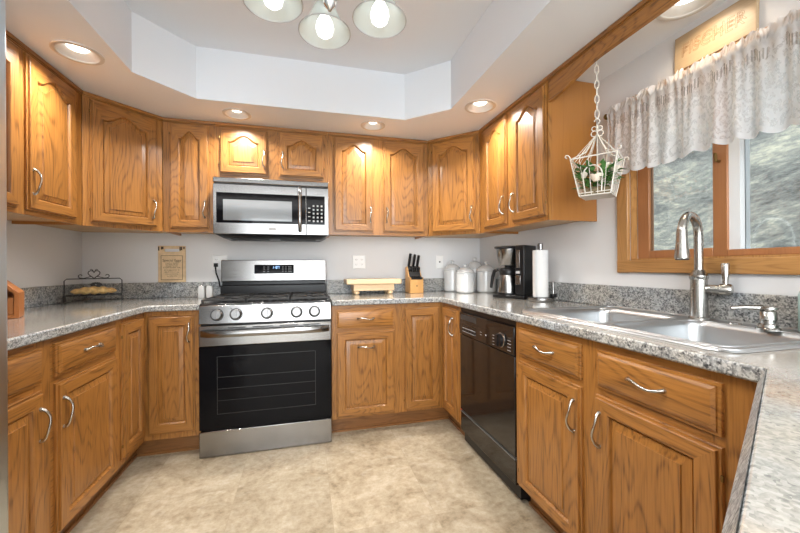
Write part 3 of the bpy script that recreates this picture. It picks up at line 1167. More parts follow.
t = base('base_cabinet', 'oak base cabinet between the dishwasher and the sink cabinet, drawer over door', (XBR, -1.544, 0), -PI / 2, 1.998 - 1.544, top=0.70)
drawer(t, 0.034, 0.420, RZ0, RZ1)
door(t, 0.034, 0.420, BZ0 - 0.006, BZ1, handle='r', hz=0.588, hinge_side='l')
t = base('sink_base_cabinet', 'oak base cabinet in front of the sink, its door under a false drawer', (XBR, -1.998, 0), -PI / 2, 2.512 - 1.998, top=0.70, sr=0.13)
drawer(t, 0.037, 0.413, RZ0, RZ1)
door(t, 0.033, 0.413, BZ0 - 0.006, BZ1, handle='l', hz=0.588, hinge_side='r')

# ---- worktops
PA = Vector((1.144, -2.507))
PD = Vector((-0.882, -0.471)).normalized()
PN = Vector((-PD.y, PD.x))
PN = PN if PN.y < 0 else -PN
PB = PA + PD * 0.82
PC = PB + PN * 0.65
PE = Vector((XR - 0.002, PC.y + (XR - 0.002 - PC.x) * PD.y / PD.x))
CT0, CT1 = 0.877, 0.914
CE = DB + 0.030

t = thing('worktop', 'speckled grey laminate worktop on the left, running from refrigerator to stove', 'worktop', (-1.0, -0.3, CT0))
T = Matrix.Translation((1.0, 0.3, -CT0))
face_up(MB().prism([(XL + 0.002, -0.002), (XL + 0.002, -1.992), (XL + CE, -1.992), (XL + CE, -CE), (-0.403, -CE), (-0.403, -0.002)], CT0, CT1, 0, T).build('countertop', ['granite', 'granite_lit_top'], t, bevel=0.007, seg=3), 1)
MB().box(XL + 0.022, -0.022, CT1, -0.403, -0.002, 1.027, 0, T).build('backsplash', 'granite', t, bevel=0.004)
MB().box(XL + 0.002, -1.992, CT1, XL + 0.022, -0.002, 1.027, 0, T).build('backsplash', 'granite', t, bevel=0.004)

t = thing('worktop', 'speckled grey laminate worktop holding the sink, turning into a peninsula', 'worktop', (1.4, -0.3, CT0))
T = Matrix.Translation((-1.4, 0.3, -CT0))
SKX0, SKX1, SKY0, SKY1 = 1.212, 1.752, -2.402, -1.508
hole = rrect(SKX0 + 0.022, SKY0 + 0.022, SKX1 - 0.022, SKY1 - 0.022, 0.05)
ctop = [(0.383, -0.002), (0.383, -CE), (XR - CE, -CE), (PA.x, PA.y), (PB.x, PB.y), (PC.x, PC.y), (PE.x, PE.y), (XR - 0.002, -0.002)]
face_up(MB().prism(ctop, CT0, CT1, 0, T, holes=[hole]).build('countertop', ['granite', 'granite_lit_top'], t, bevel=0.007, seg=3), 1)
eb = MB()
o1 = -PN * 0.0135
eb.loops([[(p.x, p.y, CT1 - 0.0005), (p.x + o1.x, p.y + o1.y, CT0 + 0.001), (p.x, p.y, CT0 + 0.001)] for p in (PA - PD * 0.004, PB)], cap0=True, cap1=True, T=T)
eb.build('edge_band', 'granite', t)
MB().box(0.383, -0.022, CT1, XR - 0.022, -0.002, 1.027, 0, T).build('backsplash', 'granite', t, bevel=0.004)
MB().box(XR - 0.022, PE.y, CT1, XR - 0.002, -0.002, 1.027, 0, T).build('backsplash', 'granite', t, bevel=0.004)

# cabinet under the peninsula
q = [PA + PD * 0.02 + PN * 0.03, PB + PN * 0.03 - PD * 0.03, PC - PN * 0.03 - PD * 0.03, PE - PN * 0.035 - Vector((0.004, 0))]
q.append(Vector((XR - 0.003, -2.525)))
q.append(Vector((XBR + 0.02, -2.525)))
t = thing('peninsula_cabinet', 'oak cabinet under the angled end of the worktop', 'cabinet', (1.2, -2.9, 0))
T = Matrix.Translation((-1.2, 2.9, 0))
MB().prism([(p.x, p.y) for p in q], ZB0, ZB1, 0, T).build('body', 'oak', t)
cen = sum(q, Vector((0, 0))) / len(q)
MB().prism([(p.x + (cen.x - p.x) * 0.12, p.y + (cen.y - p.y) * 0.12) for p in q], 0, ZB0, 0, T).build('toe_kick', 'toe', t)


# ------------------------------------------------------------------ appliances
# range
SX0, SX1, SYF = -0.398, 0.374, -0.684
t = thing('gas_range', 'stainless steel gas range with black oven door between the oak cabinets', 'stove', (-0.012, -0.35, 0))
T = Matrix.Translation((0.012, 0.35, 0))


def sp(mb, name, m, par=None, **kw):
    return mb.build(name, m, par or t, **kw)


body = MB().box(SX0 + 0.004, SYF + 0.03, 0.02, SX1 - 0.004, -0.03, 0.885, 0, T)
for fx in (SX0 + 0.05, SX1 - 0.05):
    for fy in (SYF + 0.07, -0.08):
        body.tube([(fx, fy, 0.001), (fx, fy, 0.03)], 0.016, 10, T=T)
sp(body, 'body', 'black')
ct = MB().box(SX0, SYF + 0.022, 0.885, SX1, -0.115, 0.918, 0, T)
sp(ct, 'cooktop', 'cooktop', bevel=0.006)
# control panel, slightly tilted
cp = MB()
cp.loops([[(SX0, SYF - 0.004, z0), (SX1, SYF - 0.004, z0), (SX1, SYF + 0.03, z0), (SX0, SYF + 0.03, z0)] if k == 0 else
          [(SX0, SYF + 0.012, z0), (SX1, SYF + 0.012, z0), (SX1, SYF + 0.03, z0), (SX0, SYF + 0.03, z0)] for k, z0 in enumerate((0.797, 0.906))], cap0=True, cap1=True, T=T)
panel = sp(cp, 'control_panel', 'steel', bevel=0.003)
for kx in (-0.298, -0.193, -0.016, 0.160, 0.270):
    kb = MB()
    Tk = T @ Matrix.Translation((kx, SYF + 0.006, 0.850)) @ Matrix.Rotation(PI / 2 - 0.145, 4, 'X')
    kb.lathe([(0, 0), (0.031, 0), (0.031, 0.006), (0.028, 0.009), (0.0265, 0.026), (0.0245, 0.029), (0, 0.029)], 26, T=Tk)
    kb.box(-0.0065, -0.025, 0.026, 0.0065, 0.025, 0.044, 0, Tk)
    kn = sp(kb, 'knob', 'knob_steel', smooth=40)
    sp(MB().lathe([(0, -0.001), (0.0365, -0.001), (0.0365, 0.0025), (0, 0.0025)], 26, T=Tk), 'bezel', 'iron', kn)
    mk = MB().box(kx - 0.030, SYF + 0.0035, 0.884, kx - 0.024, SYF + 0.006, 0.888, 0, T)
    sp(mk, 'burner_mark', 'black')
# oven door
DZ0, DZ1 = 0.166, 0.786
dr = MB().box(SX0, SYF, 0.664, SX1, SYF + 0.03, DZ1, 0, T)
od = sp(dr, 'oven_door', 'steel', bevel=0.004)
gl = MB().box(SX0, SYF + 0.001, DZ0, SX1, SYF + 0.03, 0.663, 0, T)
og = sp(gl, 'oven_glass', 'black_gloss', od, bevel=0.003)
ow = MB()
for a, b_, c, d in ((-0.30, 0.255, 0.275, 0.258), (-0.30, 0.598, 0.275, 0.601), (-0.30, 0.255, -0.297, 0.601), (0.272, 0.255, 0.275, 0.601), (-0.297, 0.405, 0.272, 0.408), (-0.297, 0.475, 0.272, 0.478), (-0.297, 0.335, 0.272, 0.337)):
    ow.box(a, SYF + 0.0004, b_, c, SYF + 0.002, d, 0, T)
sp(ow, 'inner_window_lines', plain('oven_lines', (0.008, 0.008, 0.008), 0.4), og)
sl = MB()
for xa, xb in ((-0.24, -0.14), (-0.10, 0.02), (0.06, 0.17), (0.20, 0.30)):
    sl.box(xa, SYF - 0.001, 0.768, xb, SYF + 0.002, 0.774, 0, T)
sp(sl, 'vent_slots', 'slot', od)
hb_ = MB()
pts = []
for i in range(21):
    s = -1 + 2 * i / 20
    pts.append((-0.012 + s * 0.372, SYF - 0.004 - 0.048 * (1 - s ** 8), 0.742 + 0.002 * (1 - s * s)))
for i in range(20):
    pass
ring = []
for (x, y, z) in pts:
    ring.append([(x, y - 0.007, z - 0.019), (x, y - 0.013, z - 0.006), (x, y - 0.013, z + 0.006), (x, y - 0.007, z + 0.019), (x, y + 0.006, z + 0.017), (x, y + 0.006, z - 0.017)])
hb_.loops(ring, cap0=True, cap1=True, T=T)
sp(hb_, 'handle', 'steel', od, smooth=50)
# storage drawer
sp(MB().box(SX0, SYF, 0.004, SX1, SYF + 0.03, 0.156, 0, T), 'storage_drawer', 'steel', bevel=0.004)
# backguard
bgd = MB().box(SX0, -0.115, 0.90, SX1, -0.03, 1.00, 0, T)
bgd.box(SX0 + 0.004, -0.075, 1.00, SX1 - 0.004, -0.03, 1.03, 0, T)
sp(bgd, 'back_riser', 'black', bevel=0.004)
bk = MB()
bk.loops([[(SX0, -0.100, 1.03), (SX1, -0.100, 1.03), (SX1, -0.03, 1.03), (SX0, -0.03, 1.03)], [(SX0, -0.085, 1.192), (SX1, -0.085, 1.192), (SX1, -0.03, 1.192), (SX0, -0.03, 1.192)]], cap0=True, cap1=True, T=T)
bkg = sp(bk, 'backguard', 'steel', bevel=0.004)
Td = T @ Matrix.Translation((-0.018, -0.0935, 1.121)) @ Matrix.Rotation(PI / 2 - 0.092, 4, 'X')
dsp = MB().box(-0.145, -0.034, 0, 0.145, 0.034, 0.003, 0, Td)
ds = sp(dsp, 'display_panel', 'black_gloss', bkg)
dg = MB()
for i, (cx, pat) in enumerate(((-0.012, '1'), (0.004, ':'), (0.016, '8'), (0.030, '7'))):
    seg = {'1': 'bc', '8': 'abcdefg', '7': 'abc', ':': ':'}[pat]
    a, b_ = 0.0045, 0.009
    for s_ in seg:
        if s_ == ':':
            dg.box(cx - 0.001, 0.010, 0.003, cx + 0.001, 0.012, 0.0036, 0, Td).box(cx - 0.001, 0.016, 0.003, cx + 0.001, 0.018, 0.0036, 0, Td)
            continue
        y = {'a': 0.022, 'g': 0.013, 'd': 0.004}.get(s_)
        if y is not None:
            dg.box(cx - a, y - 0.0008, 0.003, cx + a, y + 0.0008, 0.0036, 0, Td)
        else:
            xx = cx + (a if s_ in 'bc' else -a)
            y0 = 0.013 if s_ in 'bf' else 0.004
            dg.box(xx - 0.0008, y0, 0.003, xx + 0.0008, y0 + b_, 0.0036, 0, Td)
sp(dg, 'clock_digits', 'display', ds)
bt = MB()
for bx in (-0.075, -0.045, 0.062, 0.085, 0.108, 0.122):
    for by in (-0.018, 0.0, 0.016):
        bt.box(bx - 0.006, by - 0.0015, 0.003, bx + 0.006, by + 0.0015, 0.0034, 0, Td)
sp(bt, 'button_marks', 'gray_print', ds)
# grates and burners
for gi, (xa, xb) in enumerate(((SX0 + 0.012, -0.145), (-0.140, 0.116), (0.121, SX1 - 0.012))):
    g = MB()
    ya, yb2, z = SYF + 0.045, -0.135, 0.940
    r_ = 0.0065
    fr = [(xa, ya), (xb, ya), (xb, yb2), (xa, yb2)]
    for i in range(4):
        p0, p1 = fr[i], fr[(i + 1) % 4]
        g.box(min(p0[0], p1[0]) - r_, min(p0[1], p1[1]) - r_, z - 0.010, max(p0[0], p1[0]) + r_, max(p0[1], p1[1]) + r_, z, 0, T)
    xm = (xa + xb) / 2
    cs_ = [ya + 0.13, yb2 - 0.13]
    for cy in cs_:
        for k in range(4):
            a = PI / 4 + k * PI / 2
            dx, dy = math.cos(a), math.sin(a)
            ex = (xb - xm - r_) / abs(dx)
            g.tube([(xm + dx * 0.03, cy + dy * 0.03, z - 0.002), (xm + dx * min(ex, 0.15), cy + dy * min(ex, 0.15), z - 0.004)], r_, 6, T=T)
        g.box(xa, cy - r_, z - 0.010, xm - 0.03, cy + r_, z, 0, T).box(xm + 0.03, cy - r_, z - 0.010, xb, cy + r_, z, 0, T)
    g.box(xa, (ya + yb2) / 2 - r_, z - 0.010, xb, (ya + yb2) / 2 + r_, z, 0, T)
    for px in (xa, xb):
        for py in (ya, yb2):
            g.box(px - 0.007, py - 0.007, 0.915, px + 0.007, py + 0.007, z, 0, T)
    gr_ = sp(g, 'grate', 'iron')
    for cy in cs_:
        bb = MB().lathe([(0, 0.918), (0.045, 0.918), (0.045, 0.924), (0.034, 0.926), (0.034, 0.932), (0, 0.933)], 24, T=T @ Matrix.Translation((xm, cy, 0)))
        sp(bb, 'burner', 'black')

# microwave
t = thing('microwave', 'stainless steel microwave hung above the stove under the short cabinet', 'microwave', (0, -0.2, 1.362))
T = Matrix.Translation((0, 0.2, -1.362))
MX, MY, MZ0, MZ1 = 0.379, -0.41, 1.362, 1.742
mb_ = MB().box(-MX, MY + 0.03, MZ0, MX, -0.004, MZ1, 0, T)
sp(mb_, 'body', 'steel', bevel=0.003)
ub = MB()
ub.loops([[(-MX + 0.05, MY + 0.07, 1.338), (MX - 0.05, MY + 0.07, 1.338), (MX - 0.05, -0.05, 1.338), (-MX + 0.05, -0.05, 1.338)],
          [(-MX + 0.006, MY + 0.01, MZ0), (MX - 0.006, MY + 0.01, MZ0), (MX - 0.006, -0.01, MZ0), (-MX + 0.006, -0.01, MZ0)]], cap0=True, cap1=True, T=T)
und = sp(ub, 'underside', 'black')
gg = MB()
for xa, xb in ((-0.29, -0.04), (0.04, 0.29)):
    for i in range(6):
        gg.box(xa, MY + 0.10 + i * 0.02, 1.334, xb, MY + 0.112 + i * 0.02, 1.338, 0, T)
sp(gg, 'filter_grille', 'iron', und)
sp(MB().box(-MX, MY - 0.006, 1.706, MX, MY + 0.03, MZ1, 0, T), 'vent_trim', 'steel', bevel=0.006)
sp(MB().box(-MX + 0.01, MY - 0.001, 1.698, MX - 0.01, MY + 0.03, 1.706, 0, T), 'vent_gap', 'slot')
mdoor = sp(MB().box(-MX, MY, MZ0, 0.222, MY + 0.032, 1.698, 0, T), 'door', 'steel', bevel=0.003)
mg = sp(MB().box(-0.358, MY - 0.002, 1.436, 0.219, MY + 0.01, 1.640, 0, T), 'door_glass', 'black_gloss', mdoor)
sp(MB().box(-0.316, MY - 0.003, 1.454, 0.126, MY + 0.01, 1.594, 0, T), 'viewing_window', 'glass_dark', mdoor)
hd = MB()
pts, rs = [], []
for i in range(17):
    s = -1 + 2 * i / 16
    pts.append((0.180, MY - 0.004 - 0.034 * (1 - s ** 6), 1.542 + s * 0.152))
    rs.append(0.013)
hd.tube(pts, rs, 10, T=T)
sp(hd, 'handle', 'steel', mdoor, smooth=60)
sp(MB().box(-0.030, MY - 0.002, 1.388, 0.020, MY, 1.412, 0, T), 'badge', 'gray_print', mdoor)
cpn = sp(MB().box(0.224, MY, MZ0, MX, MY + 0.032, 1.698, 0, T), 'control_panel', 'steel', bevel=0.003)
sp(MB().box(0.226, MY - 0.002, 1.436, 0.352, MY + 0.01, 1.640, 0, T), 'keypad', 'black_gloss', cpn)
bt = MB()
for i in range(3):
    for j in range(5):
        bt.box(0.268 + i * 0.028, MY - 0.003, 1.455 + j * 0.027, 0.280 + i * 0.028, MY - 0.001, 1.467 + j * 0.027, 0, T)
for j in range(4):
    bt.box(0.236, MY - 0.003, 1.460 + j * 0.03, 0.252, MY - 0.001, 1.466 + j * 0.03, 0, T)
sp(bt, 'key_marks', 'gray_print', cpn)

# dishwasher
XD = XBR - 0.004
t = thing('dishwasher', 'glossy black built-in dishwasher under the right worktop', 'dishwasher', (1.45, -1.235, 0))
T = Matrix.Translation((-1.45, 1.235, 0))
DY0, DY1 = -1.540, -0.914
dwb = MB().box(XD + 0.03, DY0 + 0.006, 0.02, XR - 0.03, DY1, 0.872, 0, T)
for fx in (XD + 0.10, XR - 0.09):
    for fy in (DY0 + 0.05, DY1 - 0.05):
        dwb.tube([(fx, fy, 0.001), (fx, fy, 0.03)], 0.014, 10, T=T)
sp(dwb, 'body', 'black')
sp(MB().box(XD + 0.01, DY0 + 0.002, 0.846, XD + 0.03, DY1 - 0.002, 0.872, 0, T), 'top_strip', 'black')
dwp = sp(MB().box(XD - 0.004, DY0 + 0.004, 0.706, XD + 0.03, DY1 - 0.004, 0.844, 0, T), 'control_panel', 'dw_gloss', bevel=0.004)
sp(MB().box(XD - 0.006, -1.15, 0.800, XD + 0.0, -0.95, 0.832, 0, T), 'vent_recess', 'slot', dwp)
sp(MB().box(XD - 0.0055, -1.30, 0.722, XD, -0.945, 0.786, 0, T), 'button_plate', 'dw_gloss', dwp)
bt = MB()
for i in range(5):
    bt.box(XD - 0.009, -1.145 + i * 0.036, 0.733, XD - 0.004, -1.117 + i * 0.036, 0.750, 0, T)
bt.box(XD - 0.007, -1.15, 0.764, XD - 0.005, -0.98, 0.768, 0, T)
sp(bt, 'buttons', 'black', dwp)
bt = MB().box(XD - 0.0105, -1.145, 0.751, XD - 0.004, -0.975, 0.7525, 0, T).box(XD - 0.0105, -1.145, 0.7305, XD - 0.004, -0.975, 0.732, 0, T)
for i in range(2):
    bt.box(XD - 0.0066, -1.22 - 0.0, 0.748 + 0.014 * i, XD - 0.005, -1.20, 0.750 + 0.014 * i, 0, T)
bt.box(XD - 0.0066, -1.272, 0.753, XD - 0.005, -1.262, 0.760, 0, T)
for i in range(4):
    bt.box(XD - 0.0055, -1.51, 0.722 + 0.016 * i, XD - 0.003, -1.482, 0.724 + 0.016 * i, 0, T)
    bt.box(XD - 0.0055, -1.355, 0.722 + 0.016 * i, XD - 0.003, -1.34, 0.724 + 0.016 * i, 0, T)
sp(bt, 'markings', 'gray_print', dwp)
Tk = T @ Matrix.Translation((XD - 0.004, -1.420, 0.760)) @ Matrix.Rotation(-PI / 2, 4, 'Y')
kb = MB().lathe([(0, 0), (0.037, 0), (0.037, 0.003), (0.034, 0.005), (0, 0.005)], 28, T=Tk)
dk = sp(kb, 'dial_ring', 'pull', dwp)
kb = MB().lathe([(0, 0.004), (0.034, 0.004), (0.031, 0.020), (0, 0.021)], 28, T=Tk)
kb.box(-0.028, -0.006, 0.018, 0.028, 0.006, 0.027, 0, Tk)
sp(kb, 'dial', 'black', dk)
sp(MB().box(XD, DY0 + 0.004, 0.226, XD + 0.03, DY1 - 0.004, 0.702, 0, T), 'door', 'dw_gloss', bevel=0.003)
lp_ = sp(MB().box(XD + 0.002, DY0 + 0.004, 0.094, XD + 0.03, DY1 - 0.004, 0.212, 0, T), 'lower_panel', 'dw_gloss', bevel=0.003)
e = MB().box(XD - 0.001, DY0 + 0.006, 0.212, XD + 0.03, DY1 - 0.006, 0.217, 0, T)
sp(e, 'trim_strip', 'dim_print', lp_)
sp(MB().box(XD - 0.001, DY1 - 0.018, 0.221, XD + 0.006, DY1 - 0.008, 0.228, 0, T), 'red_indicator', plain('red_light', (0.5, 0.05, 0.03), 0.4), lp_)
sp(MB().box(XD + 0.075, DY0 + 0.004, 0.0, XD + 0.09, DY1 - 0.004, 0.095, 0, T), 'toe_panel', 'black')

# refrigerator at the left edge
t = thing('refrigerator', 'tall stainless steel refrigerator at the near end of the left worktop', 'refrigerator', (-0.9, -2.35, 0))
T = Matrix.Translation((0.9, 2.35, 0))
FY0, FY1 = -2.90, -1.996
fb = MB().box(XL + 0.04, FY0, 0.03, -0.53, FY1, 1.76, 0, T)
for fx in (-1.2, -0.60):
    for fy in (FY0 + 0.06, FY1 - 0.06):
        fb.tube([(fx, fy, 0.001), (fx, fy, 0.04)], 0.02, 10, T=T)
sp(fb, 'body', 'fridge_side')
ym = (FY0 + FY1) / 2
for ya, yb2, hy in ((FY0, ym - 0.003, ym - 0.05), (ym + 0.003, FY1, ym + 0.05)):
    d = sp(MB().box(-0.527, ya, 0.446, -0.45, yb2, 1.76, 0, T), 'door', 'steel_fridge', bevel=0.012, seg=3)
    hh = MB().tube([(-0.45, hy, 0.90), (-0.405, hy, 0.92), (-0.400, hy, 1.3), (-0.405, hy, 1.66), (-0.45, hy, 1.68)], 0.011, 10, T=T)
    sp(hh, 'handle', 'steel_fridge', d, smooth=60)
d = sp(MB().box(-0.527, FY0, 0.06, -0.45, FY1, 0.438, 0, T), 'freezer_drawer', 'steel_fridge', bevel=0.012, seg=3)
hh = MB().tube([(-0.45, FY0 + 0.2, 0.38), (-0.405, FY0 + 0.21, 0.38), (-0.405, FY1 - 0.21, 0.38), (-0.45, FY1 - 0.2, 0.38)], 0.011, 10, T=T)
sp(hh, 'handle', 'steel_fridge', d, smooth=60)

# ------------------------------------------------------------------ sink, faucet, dispenser
t = thing('sink', 'stainless steel double-bowl sink set in the worktop under the window', 'sink', (1.48, -1.96, CT1))
T = Matrix.Translation((-1.48, 1.96, -CT1))
rim_o = rrect(SKX0, SKY0, SKX1, SKY1, 0.045)
bowls = [rrect(SKX0 + 0.035, -1.948, 1.662, SKY1 - 0.057, 0.055), rrect(SKX0 + 0.035, SKY0 + 0.035, 1.662, -1.984, 0.055)]
rm = MB()
loops_ = [rim_o] + [list(reversed(b)) for b in bowls]
flat = [p for L in loops_ for p in L]
tr = tessellate_polygon([[Vector((p[0], p[1], 0)) for p in L] for L in loops_])
zr = CT1 + 0.006
rm.add([(p[0], p[1], zr) for p in flat], [list(x) for x in tr], 0, T)
out2 = rrect(SKX0 - 0.004, SKY0 - 0.004, SKX1 + 0.004, SKY1 + 0.004, 0.049)
rm.loops([[(p[0], p[1], zr) for p in rim_o], [(p[0], p[1], CT1 + 0.0008) for p in out2]], T=T)
zb4 = zr + 0.0008
rm.tube([(p[0], p[1], zb4) for p in rrect(SKX0 + 0.003, SKY0 + 0.003, SKX1 - 0.003, SKY1 - 0.003, 0.043, 8)], 0.0038, 8, closed=True, T=T)
sp(rm, 'rim', 'sink_steel', smooth=50)
for b in bowls:
    xs = [p[0] for p in b]
    ys = [p[1] for p in b]
    c = ((min(xs) + max(xs)) / 2, (min(ys) + max(ys)) / 2)

    def ins(k, z):
        return [(c[0] + (p[0] - c[0]) * (1 - k / ((max(xs) - min(xs)) / 2)), c[1] + (p[1] - c[1]) * (1 - k / ((max(ys) - min(ys)) / 2)), z) for p in b]
    bw = MB().loops([ins(0, zr), ins(0.005, zr - 0.006), ins(0.008, zr - 0.02), ins(0.016, 0.765), ins(0.022, 0.748), ins(0.040, 0.738), ins(0.12, 0.734)], cap1=True, T=T)
    bw.tube([(p[0], p[1], zr - 0.0006) for p in ins(-0.002, 0)], 0.0034, 8, closed=True, T=T)
    bo = sp(bw, 'bowl', 'sink_steel', smooth=60)
    dn = MB().lathe([(0, 0.7355), (0.020, 0.7355), (0.030, 0.737), (0.042, 0.7375), (0.044, 0.735)], 24, T=T @ Matrix.Translation((c[0], c[1], 0)))
    sp(dn, 'drain', 'chrome', bo)
hc = MB().lathe([(0, zr + 0.006), (0.016, zr + 0.005), (0.020, zr)], 20, T=T @ Matrix.Translation((1.69, -2.11, 0)))
sp(hc, 'hole_cover', 'chrome')

FX, FY = 1.708, -1.975
FZ = zr
t = thing('faucet', 'brushed nickel pull-down faucet with side lever behind the sink', 'faucet', (FX, FY, FZ))
fbm = MB().lathe([(0, 0), (0.034, 0), (0.034, 0.006), (0.029, 0.010), (0.0275, 0.155), (0.031, 0.160), (0.031, 0.170), (0.026, 0.176), (0.020, 0.190), (0.018, 0.192), (0, 0.192)], 30)
sp(fbm, 'body', 'nickel')
dr_ = Vector((-0.955, -0.30, 0)).normalized()
pts = [(0, 0, 0.18), (0, 0, 0.28), (0, 0, 0.325)]
R_ = 0.076
for i in range(1, 15):
    a = PI * i / 14
    v = dr_ * (R_ - R_ * math.cos(a))
    pts.append((v.x, v.y, 0.325 + R_ * 1.0 * math.sin(a)))
v = dr_ * (2 * R_)
pts.append((v.x, v.y, 0.310))
sp(MB().tube(pts, 0.0148, 16), 'gooseneck', 'nickel', smooth=60)
hd = MB().lathe([(0, 0), (0.019, 0), (0.0235, 0.004), (0.024, 0.012), (0.0195, 0.050), (0.0175, 0.085), (0.0168, 0.11), (0, 0.11)], 26, T=Matrix.Translation((v.x, v.y, 0.232)))
hd_ = sp(hd, 'spray_head', 'nickel')
sp(MB().lathe([(0, -0.002), (0.021, -0.002), (0.021, 0.004), (0, 0.004)], 20, T=Matrix.Translation((v.x, v.y, 0.232))), 'nozzle', 'rubber', hd_)
hdir = Vector((0.35, -0.93, 0)).normalized()
hv = MB().tube([Vector((0, 0, 0.118)) + hdir * 0.02, Vector((0, 0, 0.118)) + hdir * 0.062, Vector((0, 0, 0.118)) + hdir * 0.064, Vector((0, 0, 0.118)) + hdir * 0.094, Vector((0, 0, 0.118)) + hdir * 0.099], [0.017, 0.017, 0.0215, 0.0215, 0.018], 20)
lev = sp(hv, 'valve', 'nickel', smooth=40)
b0 = Vector((0, 0, 0.125)) + hdir * 0.079
hv = MB().tube([b0, b0 + Vector((0, 0, 0.03)), b0 + Vector((0, 0, 0.088)), b0 + Vector((0, 0, 0.092))], [0.009, 0.0095, 0.0135, 0.011], 16)
sp(hv, 'lever', 'nickel', lev, smooth=40)

t = thing('soap_dispenser', 'small brushed nickel soap pump on the sink deck right of the faucet', 'soap dispenser', (1.655, -2.222, FZ))
sp(MB().lathe([(0, 0), (0.027, 0), (0.027, 0.006), (0.022, 0.010), (0.021, 0.018), (0.017, 0.022), (0.017, 0.030), (0.020, 0.034), (0.019, 0.058), (0.016, 0.062), (0, 0.062)], 26), 'base', 'nickel')
pm = MB().lathe([(0, 0.060), (0.012, 0.060), (0.013, 0.066), (0.022, 0.068), (0.022, 0.074), (0.014, 0.077), (0, 0.078)], 24)
pm.tube([(-0.01, 0.008, 0.071), (-0.042, 0.030, 0.0715), (-0.068, 0.050, 0.068)], [0.0095, 0.0075, 0.006], 12)
sp(pm, 'pump_spout', 'nickel', smooth=50)

t.scale = (1.12, 1.12, 1.0)
t = thing('soap_bottle', 'pale green bottle at the far right end of the sink, cut by the picture edge', 'bottle', (1.700, -2.309, FZ))
sp(MB().lathe([(0, 0), (0.030, 0), (0.034, 0.006), (0.034, 0.115), (0.026, 0.140), (0.014, 0.150), (0.014, 0.160), (0, 0.160)], 26), 'body', 'green_bottle')
sp(MB().lathe([(0, 0.158), (0.016, 0.158), (0.016, 0.176), (0.013, 0.180), (0, 0.180)], 20), 'cap', 'white_plastic')

# ------------------------------------------------------------------ things on the worktops
ZT = CT1 + 0.0008
# wooden house-shaped box beside the refrigerator
t = thing('wooden_box', 'orange-brown wooden box with sloped top, on the worktop beside the refrigerator', 'box', (-1.137, -1.065, ZT), math.atan2(0.40, 0.916))
wbx = MB()
W_, D_ = 0.113, 0.060
prof = [(-W_, 0), (W_, 0), (W_, 0.113), (0, 0.229), (-W_, 0.113)]
Ty = Matrix.Rotation(PI / 2, 4, 'X')
inner_ = [(-W_ + 0.016, 0.016), (W_ - 0.016, 0.016), (W_ - 0.016, 0.107), (0, 0.207), (-W_ + 0.016, 0.107)]
wbx.prism(prof, -D_, D_, 0, Ty, holes=[inner_])
sp(wbx, 'case', 'boxwood', bevel=0.002)
sp(MB().prism([(-W_ + 0.017, 0.017), (W_ - 0.017, 0.017), (W_ - 0.017, 0.106), (0, 0.205), (-W_ + 0.017, 0.106)], -D_ + 0.002, -D_ + 0.01, 0, Ty), 'back_panel', 'boxwood')
sp(MB().box(-W_ + 0.017, -D_ + 0.004, 0.017, W_ - 0.017, -D_ + 0.016, 0.092), 'front_panel', 'boxwood', bevel=0.002)

# bread rack and loaf
ra = math.atan2(0.115, 0.27)
t = thing('bread_rack', 'black wire rack with heart-topped back, in the left corner of the worktop', 'rack', (-1.132, -0.238, ZT), ra)
W_ = 0.145
fr = MB()
wr_ = 0.003
zt_ = 0.152
fr.tube([(-W_, 0, 0.003), (-W_, 0, zt_ - 0.012), (-W_ + 0.012, 0, zt_), (W_ - 0.012, 0, zt_), (W_, 0, zt_ - 0.012), (W_, 0, 0.003)], wr_, 6)
for zz in (0.045,):
    for yy in (-0.055, 0.055):
        fr.tube([(-W_, yy, zz), (W_, yy, zz)], wr_, 6)
for i in range(9):
    x = -W_ + 2 * W_ * i / 8
    fr.tube([(x, -0.055, 0.045), (x, 0.055, 0.045)], 0.002, 6)
for sx in (-W_, W_):
    fr.tube([(sx, -0.06, 0.003), (sx, -0.055, 0.045), (sx, 0.055, 0.045), (sx, 0.06, 0.003)], wr_, 6)
    fr.tube([(sx, -0.055, 0.045), (sx, 0.0, 0.06)], wr_, 6)
sp(fr, 'frame', 'wire')
hrt = MB()
hp = []
for i in range(32):
    a = 2 * PI * i / 32
    x = 16 * math.sin(a) ** 3
    z = 13 * math.cos(a) - 5 * math.cos(2 * a) - 2 * math.cos(3 * a) - math.cos(4 * a)
    hp.append((x / 16 * 0.030, 0, zt_ + 0.030 + z / 16 * 0.030))
hrt.tube(hp, 0.0026, 6, closed=True)
for s in (-1, 1):
    sc_ = [(s * 0.016, 0, zt_ + 0.014), (s * 0.05, 0, zt_ + 0.003)]
    for i in range(12):
        a = -PI / 2 + i * 0.42
        rr_ = 0.014 - 0.0007 * i
        sc_.append((s * (0.066 + rr_ * math.cos(a)), 0, zt_ + 0.018 + rr_ * math.sin(a)))
    hrt.tube(sc_, 0.0024, 6)
    hrt.tube([(s * 0.004, 0, zt_ + 0.052), (s * 0.012, 0, zt_ + 0.062), (s * 0.02, 0, zt_ + 0.060)], 0.002, 6)
sp(hrt, 'heart_ornament', 'wire')
med = MB()
for i in range(14):
    a = 2 * PI * i / 14
    med.tube([(0.01 + 0.006 * math.cos(a), 0.003, 0.112 + 0.006 * math.sin(a)), (0.01 + 0.030 * math.cos(a), 0.001, 0.112 + 0.016 * math.sin(a))], [0.006, 0.003], 6)
sp(med, 'leaf_medallion', 'wire')

